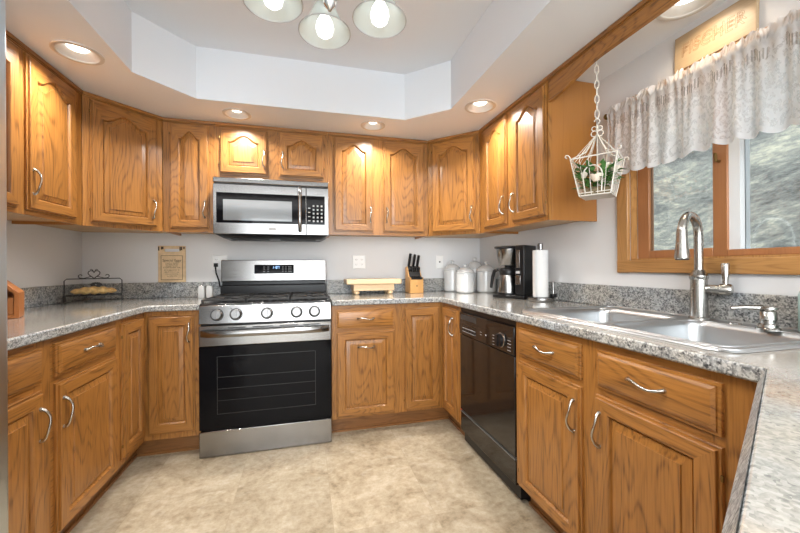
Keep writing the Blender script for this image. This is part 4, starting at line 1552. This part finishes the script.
lf = MB()
rows = []
n = 44
for i in range(n + 1):
    s = i / n
    e_ = math.sin(PI * s) ** 0.45
    x = -0.118 + 0.236 * s
    ph = s * 2 * PI * 5.0
    row = []
    for j in range(18):
        a = 2 * PI * j / 18
        bump = 1 + 0.16 * math.cos(a * 2 + ph)
        row.append((x, 0.034 * e_ * math.cos(a) * bump, 0.029 + 0.0245 * e_ * math.sin(a) * bump + 0.006 * (1 - (2 * s - 1) ** 2)))
    rows.append(row)
lf.loops(rows, cap0=True, cap1=True)
lo = lf.build('bread_loaf', 'bread', loc=(-1.132, -0.238, ZT + 0.0405), rotz=ra, smooth=60)
tag(lo, 'long twisted golden bread loaf lying on the black wire rack', 'bread')

# recipe plaque on the backsplash ledge
t = thing('recipe_plaque', 'tan wooden plaque with dark burnt writing, leaning on the wall left of the stove', 'plaque', (-0.748, -0.012, 1.0275))
ol = [(-0.091, 0), (0.091, 0), (0.091, 0.272), (-0.091, 0.272)]
slot_ = rrect(-0.050, 0.228, 0.050, 0.250, 0.009, 4)
T_ = Matrix.Rotation(PI / 2, 4, 'X')
sp(MB().prism(ol, -0.006, 0.006, 0, T_, holes=[slot_]), 'board', 'plaquewood', bevel=0.002)
bd = MB()
x0, x1, z0, z1 = -0.072, 0.072, 0.018, 0.200
for a, b_, c, d in ((x0, z0, x1, z0 + 0.003), (x0, z1 - 0.003, x1, z1), (x0, z0, x0 + 0.003, z1), (x1 - 0.003, z0, x1, z1)):
    bd.box(a, -0.0066, b_, c, -0.0055, d)
for x in (-0.085, -0.066, -0.058, 0.056, 0.066, 0.082):
    bd.box(x - 0.005, -0.0066, 0.242 + 0.006 * math.sin(x * 90), x + 0.004, -0.0055, 0.266)
sp(bd, 'burnt_border', 'ink')


def flatT(x, y, z):
    return Matrix.Translation((x, y, z)) @ Matrix.Rotation(PI / 2, 4, 'X')


text('lettering', 'Special Eggs', 0.026, 'ink', t, flatT(0, -0.0066, 0.163))
text('lettering', 'Cream butter, salt', 0.015, 'ink', t, flatT(0, -0.0066, 0.110))
for i, s in enumerate(('fresh from the farm', 'one dozen, any day', 'scrambled or fried')):
    text('lettering', s, 0.011, 'ink', t, flatT(0, -0.0066, 0.143 - 0.011 * i))
for i, s in enumerate(('stir the eggs with the salt', 'melt the butter in a pan', 'cook and stir slowly', 'then serve warm')):
    text('lettering', s, 0.010, 'ink', t, flatT(0, -0.0066, 0.092 - 0.015 * i))


# outlets
def outlet(name, label, x, gangs, kind):
    t = thing(name, label, 'outlet' if kind != 'jack' else 'wall plate', (x, -0.0008, 1.175))
    w = 0.0545 if gangs == 2 else 0.034
    h = 0.058
    MB().loops([[(-w, 0, -h), (w, 0, -h), (w, 0, h), (-w, 0, h)], [(-w, -0.003, -h), (w, -0.003, -h), (w, -0.003, h), (-w, -0.003, h)], [(-w + 0.004, -0.006, -h + 0.004), (w - 0.004, -0.006, -h + 0.004), (w - 0.004, -0.006, h - 0.004), (-w + 0.004, -0.006, h - 0.004)]], cap0=True, cap1=True).build('plate', 'white_plastic', t)
    if kind == 'jack':
        MB().tube([(0, -0.005, 0), (0, -0.010, 0)], 0.007, 12).build('jack', 'slot', t)
        return t
    for g in range(gangs):
        gx = (g - (gangs - 1) / 2) * 0.048
        for gz in (-0.020, 0.020):
            r = MB().prism(rrect(-0.015, -0.014, 0.015, 0.014, 0.008), 0, 0.003, 0, Matrix.Translation((gx, -0.005, gz)) @ Matrix.Rotation(PI / 2, 4, 'X'))
            ro = r.build('receptacle', 'white_plastic', t)
            s = MB().box(gx - 0.007, -0.0088, gz - 0.002, gx - 0.005, -0.0079, gz + 0.006).box(gx + 0.005, -0.0088, gz - 0.002, gx + 0.007, -0.0079, gz + 0.006)
            s.box(gx - 0.0015, -0.0088, gz - 0.009, gx + 0.0015, -0.0079, gz - 0.006)
            s.build('slots', 'slot', ro)
    return t


outlet('wall_outlet', 'white double outlet with a black plug in it, left of the stove', -0.424, 2, 'outlet')
outlet('wall_outlet', 'white double outlet on the wall above the pale cutting board', 0.656, 2, 'outlet')
outlet('wall_plate', 'narrow white wall plate with one dark jack beside the knife block', 1.385, 1, 'jack')
cd = MB().box(-0.014, -0.020, -0.014, 0.014, 0.0, 0.014)
cd.tube([(0, -0.018, -0.008), (0, -0.026, -0.02), (0.004, -0.024, -0.06), (0.022, -0.02, -0.12), (0.03, -0.018, -0.17)], 0.006, 8)
tag(cd.build('power_cord', 'black', loc=(-0.448, -0.0098, 1.155), bevel=0.002), 'black plug and cord running from the left outlet behind the stove', 'cord')

# salt and pepper
for i, (x, lb) in enumerate(((-0.520, 'white ceramic shaker left of the stove, farther from it'), (-0.466, 'white ceramic shaker left of the stove, closer to it'))):
    if i == 0:
        t0 = t = thing('shaker', lb, 'shaker', (x, -0.13, ZT), 0, 'salt and pepper shakers')
        pr_ = [(0.86, 0.0), (1.0, 0.004), (0.96, 0.06), (0.86, 0.082), (0.74, 0.088), (0, 0.089)]
        b = MB()
        sq = rrect(-0.022, -0.022, 0.022, 0.022, 0.009, 4)
        b.loops([[(p[0] * k, p[1] * k, z) for p in sq] for k, z in pr_[:-1]], cap0=True, cap1=True)
        sp(b, 'body', 'ceramic', smooth=45)
        sp(MB().lathe([(0.010, 0.0885), (0.009, 0.0905), (0, 0.091)], 14), 'shaker_top', 'chrome')
    else:
        c = copy_tree(t0)
        c.location = (x, -0.13, ZT)
        tag(c, lb)

# raised cutting board
t = thing('cutting_board_stand', 'pale wooden footed cutting board on the worktop right of the stove', 'cutting board', (0.757, -0.15, ZT))
sp(MB().box(-0.235, -0.11, 0.082, 0.205, 0.11, 0.122), 'board', 'beech', bevel=0.006)
sp(MB().box(-0.178, -0.085, 0.030, 0.150, 0.10, 0.0815), 'base_box', 'beech', bevel=0.003)
for fx in (-0.150, 0.122):
    for fy in (-0.060, 0.08):
        sp(MB().lathe([(0, 0.0), (0.014, 0.0), (0.022, 0.008), (0.022, 0.021), (0.016, 0.0295), (0, 0.0295)], 18, T=Matrix.Translation((fx, fy, 0))), 'foot', 'beech')

# knife block
t = thing('knife_block', 'wooden knife block with slotted dark top, in front of the back wall', 'knife block', (1.098, -0.15, ZT), 0.06)
kbk = MB()
side = [(-0.070, 0.0), (0.060, 0.0), (0.060, 0.212), (0.02, 0.222), (-0.030, 0.135), (-0.070, 0.128)]
Tsd = Matrix(((0, 0, 1, 0), (1, 0, 0, 0), (0, 1, 0, 0), (0, 0, 0, 1)))
kbk.prism(side, -0.058, 0.058, 0, Tsd)
sp(kbk, 'block', 'block', bevel=0.003)
sp(MB().prism([(-0.071, 0.112), (-0.071, 0.129), (-0.031, 0.1365), (0.0198, 0.2235), (0.061, 0.2135), (0.061, 0.2125), (0.019, 0.2225), (-0.03, 0.134), (-0.0705, 0.126), (-0.0705, 0.112)][:10], -0.050, 0.050, 0, Tsd), 'slotted_face', 'black')
sp(MB().lathe([(0, 0), (0.006, 0), (0, 0.001)], 12, T=Matrix.Translation((0, -0.0702, 0.060)) @ Matrix.Rotation(PI / 2, 4, 'X')), 'emblem', 'ink')
kroot = Matrix.Translation((1.098, -0.15, ZT)) @ Matrix.Rotation(0.06, 4, 'Z')
kd = Vector((0, -0.42, 0.91)).normalized()


def knife(name, label, x, y0, z0, length, r, grp):
    P0 = kroot @ Vector((x, y0, z0))
    t = thing(name, label, 'knife', P0, 0.06, grp)
    h = MB()
    rows = []
    for i in range(9):
        s = i / 8
        c = kd * (0.004 + length * s)
        w = r * (0.85 + 0.3 * math.sin(PI * s * 1.1) + 0.15 * (s > 0.9))
        th = r * 0.8
        n2 = Vector((0, kd.z, -kd.y))
        rows.append([c + Vector((th * math.cos(a), 0, 0)) + n2 * (w * math.sin(a)) for a in [2 * PI * j / 10 for j in range(10)]])
    h.loops(rows, cap0=True, cap1=True)
    h.build('handle', 'black', t, smooth=60)
    b = MB().loops([[kd * d + Vector((sx * 0.0012, 0, 0)) + Vector((0, kd.z, -kd.y)) * (sw * r * 0.75) for sx, sw in ((-1, -1), (1, -1), (1, 1), (-1, 1))] for d in (-0.10, 0.005)], cap0=True, cap1=True)
    b.build('blade', 'chrome', t)
    for s in (0.3, 0.7):
        c = kd * (length * s)
        MB().tube([c + Vector((-r * 0.84, 0, 0)), c + Vector((r * 0.84, 0, 0))], 0.0022, 8).build('rivet', 'chrome', t)
    return t


for x, L_, r, lb in ((-0.036, 0.112, 0.0145, 'black-handled knife in the left slot of the wooden block, the tallest'), (0.004, 0.104, 0.0140, 'black-handled knife in the middle back slot of the wooden block'), (0.040, 0.096, 0.0140, 'black-handled knife in the right back slot of the wooden block')):
    knife('kitchen_knife', lb, x, 0.030, 0.220, L_, r, 'large knives in the block')
for i in range(6):
    knife('steak_knife', 'one of six short black-handled steak knives across the front of the block', -0.042 + i * 0.0168, -0.006, 0.170, 0.012 + 0.030, 0.0055, 'steak knives in the block')


# canisters
def canister(x, y, r, h, label, src=None):
    if src is None:
        t = thing('canister', label, 'canister', (x, y, ZT), 0, 'white canisters in the corner')
        MB().lathe([(0, 0), (0.80, 0), (0.93, 0.015), (1.0, 0.06), (1.0, 0.60), (0.98, 0.66), (0.95, 0.672), (0.95, 0.68), (0, 0.68)], 36).build('body', 'ceramic', t)
        ld = MB().lathe([(0, 0.675), (0.98, 0.675), (1.06, 0.685), (1.06, 0.705), (0.93, 0.72), (0.90, 0.745), (0.92, 0.755), (0.80, 0.80), (0.76, 0.815), (0.50, 0.868), (0.20, 0.895), (0, 0.90)], 36).build('lid', 'ceramic', t)
        MB().lathe([(0.16, 0.89), (0.12, 0.915), (0.20, 0.945), (0.22, 0.975), (0.16, 1.005), (0, 1.012)], 24).build('knob', 'ceramic', ld)
    else:
        t = copy_tree(src)
        t.location = (x, y, ZT)
        t['label'] = label
    t.scale = (r, r, h)
    return t


c0 = canister(1.462, -0.115, 0.073, 0.268, 'tall white lidded canister closest to the wall plate')
canister(1.497, -0.300, 0.074, 0.236, 'shorter white lidded canister standing in front of the others', c0)
canister(1.683, -0.105, 0.069, 0.295, 'white lidded canister at the back of the cluster, deepest in the corner', c0)
canister(1.677, -0.318, 0.080, 0.255, 'white lidded canister partly behind the coffee carafe', c0)

# coffee maker
CMR = -PI / 2 + 0.50
CMX, CMY = 1.618, -0.835
t = thing('coffee_maker', 'black and steel drip coffee maker on the right worktop', 'coffee maker', (CMX, CMY, ZT), CMR)
# local: x = towards the camera side (right), -y = front (into the room)
sp(MB().box(-0.115, -0.098, 0.0, 0.120, 0.080, 0.022), 'base', 'black', bevel=0.006)
sp(MB().box(0.050, -0.088, 0.022, 0.120, 0.080, 0.356), 'tower', 'black', bevel=0.008)
sp(MB().box(-0.110, 0.052, 0.022, 0.050, 0.080, 0.30), 'water_tank', 'black', bevel=0.006)
bs = MB().lathe([(0, 0.222), (0.058, 0.222), (0.064, 0.226), (0.080, 0.335), (0, 0.336)], 30, T=Matrix.Translation((-0.032, -0.030, 0)))
fbk = sp(bs, 'filter_basket', 'steel', smooth=50)
lid_ = MB().prism(rrect(-0.116, -0.114, 0.049, 0.080, 0.06), 0.337, 0.355)
sp(lid_, 'lid', 'black', bevel=0.008)
ctl = sp(MB().box(0.060, -0.091, 0.205, 0.086, -0.087, 0.325), 'switch_strip', 'steel', bevel=0.002)
sp(MB().box(0.056, -0.092, 0.095, 0.092, -0.087, 0.155), 'cup_button', 'steel', bevel=0.004)
sp(MB().box(0.060, -0.0915, 0.168, 0.088, -0.087, 0.184), 'indicator_marks', 'gray_print')
tc_ = Matrix.Translation((CMX, CMY, ZT)) @ Matrix.Rotation(CMR, 4, 'Z')
cpos = tc_ @ Vector((-0.034, -0.030, 0.0225))
t = thing('coffee_carafe', 'steel thermal carafe with black handle on the coffee maker base', 'carafe', cpos, CMR)
sp(MB().lathe([(0, 0), (0.066, 0), (0.069, 0.004), (0.070, 0.02), (0.060, 0.110), (0.052, 0.140), (0, 0.141)], 34), 'body', 'steel', smooth=50)
sp(MB().lathe([(0, 0.0), (0.0705, 0.0), (0.0715, 0.006), (0.0705, 0.013), (0.069, 0.013)], 34), 'base_ring', 'black', smooth=50)
cl = MB().lathe([(0.0535, 0.135), (0.056, 0.142), (0.057, 0.170), (0.048, 0.182), (0.022, 0.186), (0.020, 0.198), (0, 0.198)], 30)
cl.box(0.030, -0.014, 0.160, 0.074, 0.014, 0.178)
sp(cl, 'lid', 'black', smooth=50)
hn = MB()
hd2 = Vector((-1.0, -0.05, 0)).normalized()
rows = []
for s, (d, z) in enumerate(((0.045, 0.160), (0.075, 0.172), (0.103, 0.160), (0.116, 0.120), (0.126, 0.070), (0.130, 0.040))):
    rows.append((hd2.x * d, hd2.y * d, z))
hn.tube(rows, [0.012, 0.012, 0.0125, 0.012, 0.011, 0.009], 10)
sp(hn, 'handle', 'black', smooth=60)

# paper towels
PTX, PTY = 1.626, -1.108
t = thing('paper_towel_holder', 'steel paper towel holder with side arm on the right worktop', 'paper towel holder', (PTX, PTY, ZT))
sp(MB().lathe([(0, 0), (0.078, 0), (0.080, 0.004), (0.079, 0.020), (0.074, 0.024), (0, 0.025)], 36), 'base', 'steel', smooth=40)
sp(MB().lathe([(0.008, 0.024), (0.008, 0.318), (0.016, 0.320), (0.0165, 0.352), (0.012, 0.357), (0, 0.358)], 20), 'post', 'steel', smooth=40)
sp(MB().tube([(0.060, -0.040, 0.024), (0.060, -0.040, 0.118), (0.060, -0.040, 0.122)], [0.0075, 0.0075, 0.005], 12), 'tension_arm', 'steel', smooth=40)
sp(MB().box(0.046, -0.056, 0.0245, 0.076, -0.026, 0.046), 'arm_block', 'black', bevel=0.003)
pt = MB().lathe([(0.020, 0), (0.045, 0), (0.0455, 0.002), (0.0455, 0.286), (0.045, 0.288), (0.020, 0.288), (0.020, 0)], 36)
pt.box(0.0, -0.047, 0.001, 0.045, -0.0445, 0.287)
o = pt.build('paper_towel_roll', 'paper', loc=(PTX, PTY, ZT + 0.0265), rotz=-1.9, smooth=40)
tag(o, 'slim white paper towel roll on the steel holder', 'paper towel')

# ------------------------------------------------------------------ ceiling lights
ll = ('recessed ceiling light nearest the refrigerator', 'recessed ceiling light above the microwave, left of centre', 'recessed ceiling light above the cabinet right of the microwave', 'recessed ceiling light in the right corner above the coffee maker', 'recessed ceiling light behind the valance board over the sink')
proto = None
for i, ((x, y, r), lb) in enumerate(zip(LAMPS, ll)):
    t = thing('recessed_light', lb, 'ceiling light', (x, y, ZS), 0, 'recessed lights in the soffit')
    sp(MB().lathe([(r + 0.016, -0.0005), (r + 0.015, -0.004), (r, -0.006), (r - 0.004, -0.003), (r - 0.004, 0.0), (r - 0.040, 0.030), (r - 0.042, 0.034)], 36), 'trim_ring', 'trim_white', smooth=50)
    sp(MB().lathe([(r - 0.038, 0.030), (r - 0.044, 0.020), (0, 0.014)], 30), 'lens', 'lens', smooth=50)
    e = 6.5 if i != 4 else 0.9
    lo_ = light('downlight', 'AREA', (x, y, ZS - 0.008), e, (1.0, 0.95, 0.89), 0.10, aim=(0, 0, -1))
    if i == 4:
        lo_.data.color = (1.0, 0.84, 0.64)
    lo_.data.spread = math.radians(140)
    lo_.parent = t
    lo_.location = (0, 0, -0.009)

# chandelier
CX, CY = 0.290, -1.958
t = thing('chandelier', 'brushed nickel chandelier with white glass bell shades under the tray ceiling', 'chandelier', (CX, CY, ZC))
hub = MB()
hub.lathe([(0, 0), (0.065, 0), (0.065, -0.008), (0.03, -0.024), (0.008, -0.03), (0.007, -0.30), (0.012, -0.305), (0.024, -0.33), (0.036, -0.37), (0.036, -0.42), (0.024, -0.46), (0.012, -0.485), (0.010, -0.50), (0.019, -0.512), (0.0225, -0.530), (0.018, -0.550), (0.008, -0.560), (0.004, -0.568), (0, -0.569)], 28)
sp(hub, 'hub', 'chrome', smooth=50)
RZ = 1.940 - ZC
for adeg in (91.5, 155, 24, 222, 321):
    a = math.radians(adeg)
    d = Vector((math.cos(a), math.sin(a), 0))
    tilt = math.radians(-3)
    neck = d * 0.182 + Vector((0, 0, RZ + 0.112))
    arm = MB().tube([d * 0.03 + Vector((0, 0, -0.40)), d * 0.07 + Vector((0, 0, -0.365)), d * 0.130 + Vector((0, 0, -0.335)), d * 0.172 + Vector((0, 0, RZ + 0.155)), neck + Vector((0, 0, 0.012))], [0.007, 0.0065, 0.0065, 0.0065, 0.007], 10)
    sp(arm, 'arm', 'chrome', smooth=60)
    Tn = Matrix.Translation(d * 0.181 + Vector((0, 0, RZ))) @ Matrix.Rotation(a, 4, 'Z') @ Matrix.Rotation(-tilt, 4, 'Y')
    sp(MB().lathe([(0, 0.128), (0.016, 0.126), (0.020, 0.112), (0.021, 0.085), (0.017, 0.080), (0, 0.080)], 20, T=Tn), 'socket', 'chrome', smooth=50)
    sh = MB().lathe([(0.022, 0.112), (0.030, 0.100), (0.040, 0.078), (0.054, 0.046), (0.070, 0.018), (0.084, 0.003), (0.0865, 0.0), (0.0835, 0.0015), (0.068, 0.020), (0.051, 0.048), (0.037, 0.079), (0.027, 0.100), (0.020, 0.110)], 36, T=Tn)
    sd = sp(sh, 'lamp_shade', 'shade', smooth=60)
    rmm = MB()
    rmm.tube([Tn @ Vector((0.0868 * math.cos(2 * PI * j / 36), 0.0868 * math.sin(2 * PI * j / 36), 0.0)) for j in range(36)], 0.0021, 6, closed=True)
    sp(rmm, 'rim_band', 'gray_print', sd)
    bl = MB().lathe([(0, 0.086), (0.012, 0.084), (0.014, 0.062), (0.027, 0.036), (0.031, 0.016), (0.026, -0.004), (0.014, -0.015), (0, -0.018)], 22, T=Tn)
    sp(bl, 'bulb', 'bulb', sd, smooth=60)
    pl = light('bulb_light', 'SPOT', (0, 0, 0), 9.0, (1.0, 0.96, 0.90), 0.035, parent=t)
    pl.data.spot_size = math.radians(155)
    pl.data.spot_blend = 0.6
    pl.location = Tn @ Vector((0, 0, -0.024))

# ------------------------------------------------------------------ window dressing
XC = XR - 0.075
t = thing('curtain_rod', 'slim curtain rod carrying the lace valance over the window', 'curtain rod', (XC, -2.02, 1.892))
cr = MB().tube([(0, 0.475, 0), (0, -0.475, 0)], 0.0075, 12)
for s in (-1, 1):
    cr.lathe([(0.008, 0), (0.012, 0.004), (0.015, 0.012), (0.010, 0.020), (0, 0.023)], 16, T=Matrix.Translation((0, s * 0.475, 0)) @ Matrix.Rotation(-s * PI / 2, 4, 'X'))
sp(cr, 'rod', 'brass', smooth=50)
for s in (-1, 1):
    sp(MB().box(-0.010, s * 0.462 - 0.006, -0.014, 0.0525, s * 0.462 + 0.006, -0.0085), 'bracket', 'brass')

cm = MB()
NU, NV = 260, 34
Y0, Y1 = -1.556, -2.484
HT = 0.372
uvs = []
for i in range(NU + 1):
    s = i / NU
    y = Y0 + (Y1 - Y0) * s
    ph = s * 2 * PI
    g1 = math.sin(ph * 26 + 1.4 * math.sin(ph * 5))
    g2 = math.sin(ph * 11 + 0.8 * math.sin(ph * 3 + 1))
    sc_ = abs(math.sin(ph * 6.5 / 1 + 0.4))
    zb_ = 1.562 + 0.016 * (1 - sc_) + 0.006 * math.sin(ph * 2.3)
    zt2 = 1.922 + 0.010 * g2 + 0.006 * g1 + 0.006 * math.sin(ph * 47)
    for j in range(NV + 1):
        v = j / NV
        z = zb_ + (zt2 - zb_) * v
        vm = v * HT
        if vm > 0.310 and vm < 0.345:
            q_ = math.sin(PI * (vm - 0.310) / 0.035)
            xo = -0.006 - 0.006 * q_ + 0.0015 * g1
        elif vm >= 0.345:
            q_ = (vm - 0.345) / 0.027
            xo = -0.006 + 0.012 * q_ * g2 + 0.008 * q_ * g1
        else:
            q_ = 1 - vm / 0.31
            xo = -0.009 - 0.004 * q_ + (0.002 + 0.010 * q_) * g2 + (0.0035 - 0.0025 * q_) * g1
        cm.v.append(Vector((xo - 0.004, y - (-2.02), z - 1.892)))
        uvs.append((s * 1.7, vm))
for i in range(NU):
    for j in range(NV):
        a = i * (NV + 1) + j
        cm.f.append([a, a + NV + 1, a + NV + 2, a + 1])
        cm.mi.append(0)
o = cm.build('lace_curtain', 'lace', loc=(XC - 0.004, -2.02, 1.892), smooth=180)
uvl = o.data.uv_layers.new(name='UVMap')
for lp in o.data.loops:
    uvl.data[lp.index].uv = uvs[lp.vertex_index]
tag(o, 'short white lace valance gathered on the rod over the window', 'curtain')

# wooden name sign on top of the window casing
SGZ = WZ1 + 0.0508
t = thing('wooden_sign', 'pale wooden sign with thin carved capitals, standing above the window casing', 'sign', (XR - 0.013, -1.986, SGZ + 0.004))
Ts = Matrix.Rotation(0.045, 4, 'Y')
sp(MB().box(-0.008, -0.146, 0.0, 0.008, 0.146, 0.148, 0, Ts), 'board', 'signwood', bevel=0.002)
Tl = Ts @ Matrix(((0, 0, -1, -0.0085), (-1, 0, 0, 0), (0, 1, 0, 0.083), (0, 0, 0, 1)))
for dx, dz in ((0.003, 0.007), (-0.003, -0.007)):
    cu = text('lettering', 'FISCHER', 0.056, 'carve', t, Tl @ Matrix.Translation((dx, dz - 0.008, 0)), spacing=1.12, outline=0.00055)

# hanging cage with flowers
GX, GY, GZ = 1.527, -1.664, 1.452
PX = Vector((0.728, -0.686, 0))
DX = Vector((0.686, 0.728, 0))
t = thing('birdcage', 'white wire birdcage hanging on a chain beside the window', 'birdcage', (GX, GY, GZ))
R1, R0 = 0.132, 0.090
ca = []
for (a, b) in ((-0.83, -0.56), (0.56, -0.83), (0.83, 0.56), (-0.56, 0.83)):
    ca.append(PX * a + DX * b)
base_c = [c * R0 for c in ca]
rim_c = [c * R1 + Vector((0, 0, 0.168)) for c in ca]
apex = Vector((0, 0, 0.290))
fm = MB()
for i in range(4):
    j = (i + 1) % 4
    fm.tube([base_c[i], base_c[j]], 0.0026, 6)
    fm.tube([base_c[i] + Vector((0, 0, 0.012)), base_c[j] + Vector((0, 0, 0.012))], 0.0022, 6)
    fm.tube([rim_c[i], rim_c[j]], 0.0030, 6)
    fm.tube([base_c[i], rim_c[i], rim_c[i] * 0.45 + Vector((0, 0, 0.125)), apex], 0.0028, 6)
    e = ca[i]
    sc_ = [rim_c[i] + e * (0.012 * (1 - math.cos(q * 0.55))) + Vector((0, 0, 0.012 * math.sin(q * 0.55) + 0.002 * q)) for q in range(9)]
    fm.tube(sc_, 0.0026, 6)
sp(fm, 'frame', 'whitewire', smooth=60)
br = MB()
for i in range(4):
    j = (i + 1) % 4
    for k in range(1, 5):
        s = k / 5
        p0 = base_c[i].lerp(base_c[j], s)
        p1 = rim_c[i].lerp(rim_c[j], s)
        br.tube([p0, p1], 0.0013, 5)
        br.tube([p1, apex], 0.0013, 5)
sp(br, 'bars', 'whitewire', smooth=60)
sp(MB().prism([(c.x * 0.98, c.y * 0.98) for c in base_c], -0.002, 0.002), 'floor_tray', 'whitewire')
f0, f1 = base_c[0].lerp(base_c[1], 0.22), base_c[0].lerp(base_c[1], 0.72)
r0, r1 = rim_c[0].lerp(rim_c[1], 0.22), rim_c[0].lerp(rim_c[1], 0.72)
outn = -((base_c[0] + base_c[1]) * -1).normalized()
dp = [f0.lerp(r0, 0.05), f0.lerp(r0, 0.5)]
for q in range(1, 10):
    a = PI * q / 10
    m0, m1 = f0.lerp(r0, 0.5), f1.lerp(r1, 0.5)
    dp.append((m0 + m1) / 2 + (m0 - m1) / 2 * math.cos(a) + Vector((0, 0, 0.045 * math.sin(a))))
dp += [f1.lerp(r1, 0.5), f1.lerp(r1, 0.05)]
sp(MB().tube([p + outn * 0.004 for p in dp], 0.0028, 6), 'door', 'whitewire', smooth=60)
scr = MB()
for s in (-1, 1):
    for rr0, zz in ((0.013, 0.292), (0.010, 0.316)):
        scr.tube([PX * (s * (0.012 + rr0 * math.cos(q * 0.7 + 2.6))) + Vector((0, 0, zz + rr0 * math.sin(q * 0.7 + 2.6))) for q in range(10)], 0.0025, 6)
        scr.tube([DX * (s * (0.012 + rr0 * math.cos(q * 0.7 + 2.6))) + Vector((0, 0, zz + rr0 * math.sin(q * 0.7 + 2.6))) for q in range(10)], 0.0025, 6)
scr.tube([apex, apex + Vector((0, 0, 0.035))] + [Vector((0, 0, 0.337)) + PX * 0.011 * math.sin(q * 0.6) + Vector((0, 0, 0.011 - 0.011 * math.cos(q * 0.6))) for q in range(9)], 0.0028, 6)
sp(scr, 'scroll_top', 'whitewire', smooth=60)
ch = MB()
zc0, nl = 0.365, 9
top_z = ZS - GZ - 0.018
pitch_ = (top_z - zc0) / nl
for i in range(nl):
    zc = zc0 + pitch_ * (i + 0.5)
    ax = PX if i % 2 == 0 else DX
    hl = pitch_ * 0.5 + 0.003
    ch.tube([ax * (0.0085 * math.cos(2 * PI * q / 14)) + Vector((0, 0, zc + hl * math.sin(2 * PI * q / 14))) for q in range(14)], 0.0024, 6, closed=True)
sp(ch, 'chain', 'whitewire', smooth=60)
sp(MB().tube([(0, 0, ZS - GZ - 0.0005), (0, 0, ZS - GZ - 0.012), (0.008, 0, ZS - GZ - 0.02), (0, 0, ZS - GZ - 0.028)], 0.0028, 8), 'ceiling_hook', 'whitewire')

t = thing('flower_arrangement', 'cream and blush silk roses with green leaves inside the white birdcage', 'flowers', (GX, GY, GZ + 0.0028))
ms = MB().lathe([(0, 0), (0.058, 0.0), (0.062, 0.014), (0.05, 0.030), (0, 0.038)], 20)
t.scale = (1.1, 1.1, 1.12)
sp(ms, 'moss_base', 'moss', smooth=60)
lv = MB()
for i in range(170):
    a = random.uniform(0, 2 * PI)
    el = random.uniform(-0.1, 1.1)
    base_r = random.uniform(0.015, 0.07)
    p0 = Vector((math.cos(a) * base_r, math.sin(a) * base_r, random.uniform(0.035, 0.115)))
    d = Vector((math.cos(a) * math.cos(el), math.sin(a) * math.cos(el), math.sin(el)))
    ln = random.uniform(0.030, 0.052)
    sd_ = d.cross(Vector((0, 0, 1)))
    sd_ = sd_.normalized() if sd_.length > 1e-3 else Vector((1, 0, 0))
    up_ = sd_.cross(d)
    w_ = ln * 0.28
    lv.add([p0, p0 + d * ln * 0.45 + sd_ * w_ + up_ * 0.004, p0 + d * ln - up_ * 0.006, p0 + d * ln * 0.45 - sd_ * w_ + up_ * 0.004, p0 + d * ln * 0.5], [(0, 1, 4), (1, 2, 4), (2, 3, 4), (3, 0, 4)])
sp(lv, 'foliage', 'leaf', smooth=0)
for (a, b, z, r, m) in ((-0.055, -0.02, 0.085, 0.022, 'petal'), (-0.004, -0.062, 0.062, 0.026, 'petal'), (0.0, -0.03, 0.108, 0.022, 'petal_pink'), (0.065, 0.0, 0.100, 0.022, 'petal'), (0.03, -0.02, 0.115, 0.018, 'petal'), (-0.035, 0.03, 0.10, 0.018, 'petal_pink')):
    c = PX * a + DX * b + Vector((0, 0, z))
    rs_ = MB()
    rs_.lathe([(0, -0.6 * r), (0.5 * r, -0.5 * r), (0.62 * r, 0.0), (0.45 * r, 0.45 * r), (0.2 * r, 0.55 * r), (0, 0.5 * r)], 12, T=Matrix.Translation(c))
    for ring_, (nn, rad, tilt_) in enumerate(((4, 0.55, 0.25), (5, 0.85, 0.6))):
        for k in range(nn):
            an = 2 * PI * k / nn + ring_ * 0.6
            d = Vector((math.cos(an), math.sin(an), 0))
            s2 = Vector((-d.y, d.x, 0))
            grid = []
            for u in range(5):
                row = []
                for v_ in range(5):
                    uu, vv = u / 4, -1 + v_ / 2
                    hh2 = -0.5 + 1.05 * uu
                    rd = rad * (0.55 + 0.5 * math.sin(uu * 1.5)) + tilt_ * 0.3 * uu * uu
                    row.append(c + (d * (rd * math.cos(vv * 0.75)) + s2 * (rd * math.sin(vv * 0.75)) * (0.5 + 0.5 * math.sin(PI * min(1, uu + 0.25) * 0.8)) + Vector((0, 0, hh2 - 0.18 * vv * vv * uu))) * r)
                grid.append(row)
            rs_.add([p for row in grid for p in row], [(q * 5 + w2, q * 5 + w2 + 1, q * 5 + w2 + 6, q * 5 + w2 + 5) for q in range(4) for w2 in range(4)])
    sp(rs_, 'rose', m, smooth=60)
